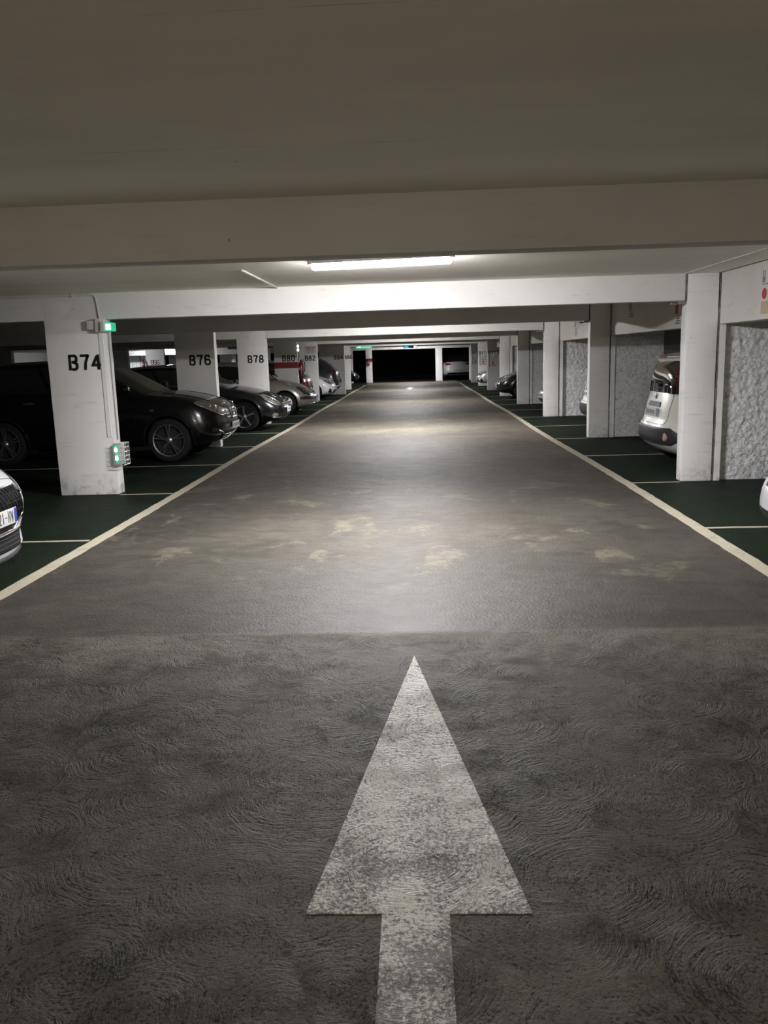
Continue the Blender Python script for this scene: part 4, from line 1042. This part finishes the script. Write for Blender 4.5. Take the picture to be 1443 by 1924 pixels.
def make_hyundai():
    c = hatch(L=4.3, W=1.76, R=.325, axles=(.88, 3.5), paint='p_white', cf=.66, nf=2.8,
              bot=[(0, .17), (.6, .18), (3.6, .2), (4.3, .28)], top=[(0, .70), (.1, .71), (.3, .76), (.6, .85), (1.0, .91), (1.25, .94), (2.5, .97), (4.3, 1.0)],
              xf=[(0, .06), (.10, .03), (.25, .05), (.45, .02), (.65, .0), (.82, .02), (.93, .06), (1, .14)],
              cab=dict(x0=1.1, x1=2.05, x2=3.6, x3=4.15, roof=[(1, 1.32), (1.9, 1.40), (2.5, 1.43), (3.4, 1.4), (4.3, 1.3)]), rim=('star', 5))
    k = Car(c, 'white car at the left edge, nose-out, with black hexagonal grille and white plate', 'car', -2.885, 5.44, 1)
    gr = [(-.30, .36), (.30, .36), (.46, .46), (.50, .60), (.46, .665), (-.46, .665), (-.50, .60), (-.46, .46)]
    g = k.patch('grille', gr, M['trim'], off=.003)
    for i in range(-9, 10):
        u = i * .053
        k.line('grille_mesh_bar', [(max(-.47, min(.47, u - .05)), .42), (max(-.47, min(.47, u + .05)), .655)], .004, M['pvc_grey'] if False else M['trim'], off=.008, parent=g)
    for z in (.44, .50, .56, .62): k.line('grille_mesh_bar', [(-.46, z), (.46, z)], .004, M['trim'], off=.008, parent=g)
    k.line('chrome_grille_frame', gr, .008, M['chrome'], off=.006, closed=True, parent=g)
    q = k.wrap(0, .60, 1, 'front', .015)
    b = MB(); b.tube([(q.x, .065 * math.cos(a), q.z + .042 * math.sin(a)) for a in [2 * PI * i / 24 for i in range(24)]], .006, 6, closed=True)
    b.tube([(q.x, -.034, q.z - .03), (q.x, -.022, q.z + .03)], .006, 6); b.tube([(q.x, .022, q.z - .03), (q.x, .034, q.z + .03)], .006, 6); b.tube([(q.x, -.028, q.z - .004), (q.x, .028, q.z + .004)], .005, 6)
    b.build('oval_emblem', M['chrome'], k.root)
    k.plate(.475, 'front', txt='21-NW')
    lg = [(-.44, .22), (.44, .22), (.56, .335), (-.56, .335)]; l2 = k.patch('lower_grille', lg, M['trim'], off=.003)
    for z in (.25, .28, .31): k.line('grille_slat', [(-.45, z), (.45, z)], .005, M['trim_grey'], off=.006, parent=l2)
    k.line('chrome_strip', [(-.52, .345), (-.3, .355), (.3, .355), (.52, .345)], .005, M['chrome'], off=.006)
    k.line('front_lip', [(-.85, .20), (-.4, .175), (.4, .175), (.85, .20)], .016, M['trim_grey'], off=.008)
    for sg in (-1, 1):
        h = k.patch('headlight', [(.54, .60), (.66, .57), (.90, .64), (1.05, .74), (.98, .76), (.70, .71), (.56, .67)], M['lens'], sg, off=.008)
        k.patch('air_intake', [(.66, .30), (.80, .30), (.80, .42), (.70, .42)], M['trim'], sg)
    k.line('hood_gap', [(.16, -.60), (.13, 0), (.16, .60)], .003, M['trim'], off=0, mode='top')
    k.doors([(2.0, .9), (3.0, .93)])
    return k

def make_panda(label, X, Yc, near=True):
    Lc = 3.6; g = 1.0
    c = dict(L=Lc, W=1.62, R=.29, axles=(.75, 3.02), paint='p_cream', rim=('cap', 9), rimr=.70, cf=.6, cr=.42, nf=2.8, nr=3.0,
             xf=XF, xr=[(0, .20), (.12, .06), (.28, .0), (.42, .01), (.5, .055), (.7, .09), (1, .15)], w=WT,
             bot=[(0, .22), (.6, .2), (2.7, .16), (3.6, .17)], top=[(0, .70), (.3, .80), (.8, .90), (1.2, .95), (2.5, .97), (3.6, .97)],
             cab=dict(x0=.85, x1=1.55, x2=3.32, x3=3.45, wb=.92, wt=.80, cr=.24, roof=[(.9, 1.38), (1.5, 1.43), (2.4, 1.46), (3.2, 1.42), (3.6, 1.385)],
                      rear=[(0, 3.46), (.3, 3.45), (.6, 3.42), (.86, 3.37), (.93, 3.38), (1, 3.25)], rpillar=(42, 42), tlo=.0, pillars=(24,), crown=.03))
    c['cab']['rpillar'] = (38, 42)
    k = Car(c, label, 'car', X + Lc, Yc, 1)
    # tail lights beside the rear window (vertical)
    for sg in (-1, 1): k.patch('tail_light', [(.60, .97), (.74, .97), (.72, 1.20), (.645, 1.32), (.585, 1.32), (.59, 1.15)], M['taillight'], sg, 'rear', off=.014)
    k.patch('bumper_insert', [(-.70, .30), (.70, .30), (.80, .34), (.80, .46), (.70, .51), (-.70, .51), (-.80, .46), (-.80, .34)], M['trim_grey'], end='rear', off=.014, step=.04, rings=(1, .98, .92, .8, .6, .4, .2))
    for sg in (-1, 1):
        q = k.wrap(.60, .40, sg, 'rear', .016); b = MB(); b.lathe([(0, .004), (.045, .0), (.055, -.01), (.055, -.03)], axis='x', n=20); b.v = [(v[0] + q.x, v[1] + q.y, v[2] + q.z) for v in b.v]; b.build('rear_fog_light', M['fog'], k.root)
    k.patch('handle_recess', [(-.27, .755), (.27, .755), (.25, .82), (-.25, .82)], M['trim'], end='rear', off=.010)
    k.plate(.69, 'rear')
    k.line('tailgate_gap', [(-.60, .94), (-.56, .60), (-.50, .545), (.50, .545), (.56, .60), (.60, .94)], .004, M['trim'], end='rear', off=0)
    q = k.wrap(0, .885, 1, 'rear', .008); b = MB(); b.ell(q, (.012, .04, .04)); b.build('round_emblem', M['chrome'], k.root)
    k.line('wiper', [(-.05, .985), (.34, 1.02)], .007, M['trim'], end='rear', off=.014)
    # roof spoiler with brake lamp
    b = MB(); nn = 14; vs = []; fs = []
    for i in range(nn + 1):
        u = -1 + 2 * i / nn; y = .52 * u; dx = -.05 * u * u
        vs += [(3.05 + dx, y, 1.455), (3.40 + dx, y, 1.405), (3.41 + dx, y, 1.385), (3.30 + dx, y, 1.375)]
    for i in range(nn):
        for j in range(4): fs.append((i * 4 + j, i * 4 + (j + 1) % 4, i * 4 + 4 + (j + 1) % 4, i * 4 + 4 + j))
    fs += [(0, 1, 2, 3), (nn * 4 + 3, nn * 4 + 2, nn * 4 + 1, nn * 4)]
    b.add(vs, fs); b.build('roof_spoiler', M['p_cream'], k.root, smooth=50)
    b = MB(); b.box(3.365, 3.413, -.15, .15, 1.388, 1.404); b.build('brake_light', M['taillight'], k.root, smooth=0)
    k.doors([(2.0, .9), (2.75, .93)])
    return k

cars = []
cars.append(make_hyundai())
cars.append(make_qashqai())
cars.append(make_dark_hatch())
cars.append(make_silver())
cars.append(make_simple('white hatchback front parked just behind pillar B82', -3.02, 31.35, 1, 'p_white'))
def tail(k, z=.85, lp=.72):
    for sg in (-1, 1):
        t = k.patch('tail_light', [(.42, z), (.80, z - .03), (.95, z + .03), (.85, z + .10), (.5, z + .08)], M['taillight'], sg, 'rear', off=.010)
        k.line('reflector_strip', [(.5, .42), (.75, .42)], .012, M['lens'], sg, 'rear', off=.006)
    k.plate(lp, 'rear'); k.patch('lower_bumper', [(-.7, .30), (.7, .30), (.72, .42), (-.72, .42)], M['trim'], end='rear', off=.006, rings=(1, .98, .9, .7, .5, .3))
cg = hatch(L=4.0, paint='p_black', top=[(0, .7), (.3, .8), (1.2, .96), (4.0, 1.0)], cab=dict(x0=1.0, x1=1.9, x2=3.2, x3=3.85, roof=[(1, 1.34), (2, 1.42), (3.2, 1.38), (4.0, 1.2)]))
k = Car(cg, 'black car with shiny tail lights half hidden behind pillar B80 and the silver car', 'car', -3.28 - 4.0, 26.35, -1); tail(k, .72, .55)
for sg in (-1, 1): k.patch('chrome_lamp', [(.52, .84), (.70, .84), (.74, .94), (.56, .94)], M['lens'], sg, 'rear')
cars.append(k)
cg = hatch(L=4.3, paint='p_grey', top=[(0, .7), (.3, .8), (1.2, .98), (4.3, 1.06)], cab=dict(x0=1.0, x1=2.0, x2=3.65, x3=4.2, roof=[(1, 1.4), (2, 1.5), (3.4, 1.48), (4.3, 1.36)]), R=.33)
k = Car(cg, 'dark grey car seen tail-first beside pillar B84', 'car', -3.02 - 4.3, 33.6, -1); tail(k, .93, .78); cars.append(k)
cars.append(make_simple('dark car in the black opening at the far left', -3.25, 47.3, 1, 'p_black'))
# right side
cars.append(make_panda('small cream-white car seen from behind, beside the nearest right-hand pillar', 3.05, 11.17))
cars.append(make_panda('small white car tail partly hidden by the second right-hand pillar', 3.22, 16.25))
cars.append(make_simple('white car front partly hidden by the third right-hand pillar', 3.12, 21.2, -1, 'p_white'))
cars.append(make_simple('black hatchback nose-out behind the fourth right-hand pillar', 2.72, 28.6, -1, 'p_black'))
cars.append(make_simple('silver car front between pillars B113 and B115', 2.80, 38.7, -1, 'p_silver2'))
cars.append(make_simple('pale silver car front at the right edge, beside the stucco wall', 2.42, 5.60, -1, 'p_silver2', cf=.8, nf=2.5, plz=None))
cg = hatch(L=4.4, W=1.84, paint='p_white', roofpaint='p_black', top=[(0, .7), (.3, .8), (1.2, .98), (4.4, 1.06)], cab=dict(x0=1.0, x1=2.0, x2=3.6, x3=4.25, wt=.68, roof=[(1, 1.4), (2, 1.5), (3.4, 1.48), (4.4, 1.30)]), R=.34)
k = Car(cg, 'white car with dark rear window standing in the right black opening at the far end', 'car', 2.62, 52.6, 1)
k.root.location = (2.62, 52.2 + 4.4, 0); k.root.rotation_euler = (0, 0, -PI / 2); tail(k, .90, .58); cars.append(k)
# dark cars of the back-to-back row
for X, Yc, l in ((-8.0, 23.6, 'dark car roof seen between pillars B74 and B76'), (-8.0, 36.2, 'dark van-like car seen between pillars B76 and B78'), (-8.1, 44.2, 'black car seen between pillars B78 and B80')):
    cg = hatch(L=4.1, paint='p_black', top=[(0, .7), (.3, .8), (1.2, .98), (4.1, 1.0)], cab=dict(x0=1.0, x1=1.9, x2=3.8, x3=4.02, roof=[(1, 1.34), (2, 1.40), (3.4, 1.39), (4.1, 1.34)]))
    k = Car(cg, l, 'car', X - 4.1, Yc, -1); cars.append(k)
print('BOOL', [c_.boolean_ok for c_ in cars])

# small white post stub under the crossover
# ------------------------------------------------------------------ world, camera, view
w = bpy.data.worlds.new('World'); bpy.context.scene.world = w; w.use_nodes = True
w.node_tree.nodes['Background'].inputs[0].default_value = (.5, .5, .55, 1); w.node_tree.nodes['Background'].inputs[1].default_value = .0
f, p, yw, r, h = 1553.2839, .1853, -.0431, -.0297, 1.5
fw = Vector((math.sin(yw) * math.cos(p), math.cos(yw) * math.cos(p), -math.sin(p))); rt = Vector((math.cos(yw), -math.sin(yw), 0)); up = rt.cross(fw)
r2 = rt * math.cos(r) + up * math.sin(r); u2 = -rt * math.sin(r) + up * math.cos(r)
cam = bpy.data.cameras.new('camera'); co = bpy.data.objects.new('camera', cam); C.objects.link(co)
co.matrix_world = Matrix(((r2.x, u2.x, -fw.x, 0), (r2.y, u2.y, -fw.y, 0), (r2.z, u2.z, -fw.z, h), (0, 0, 0, 1)))
cam.sensor_fit = 'HORIZONTAL'; cam.sensor_width = 36; cam.lens = f * 36 / 1443; cam.clip_start = .05; cam.clip_end = 200
S = bpy.context.scene; S.camera = co
S.view_settings.view_transform = 'Standard'; S.view_settings.look = 'None'; S.view_settings.gamma = 1; S.view_settings.exposure = 0.10
S.cycles.max_bounces = 10; S.cycles.diffuse_bounces = 6; S.cycles.use_denoising = True
S.cycles.sample_clamp_indirect = 6
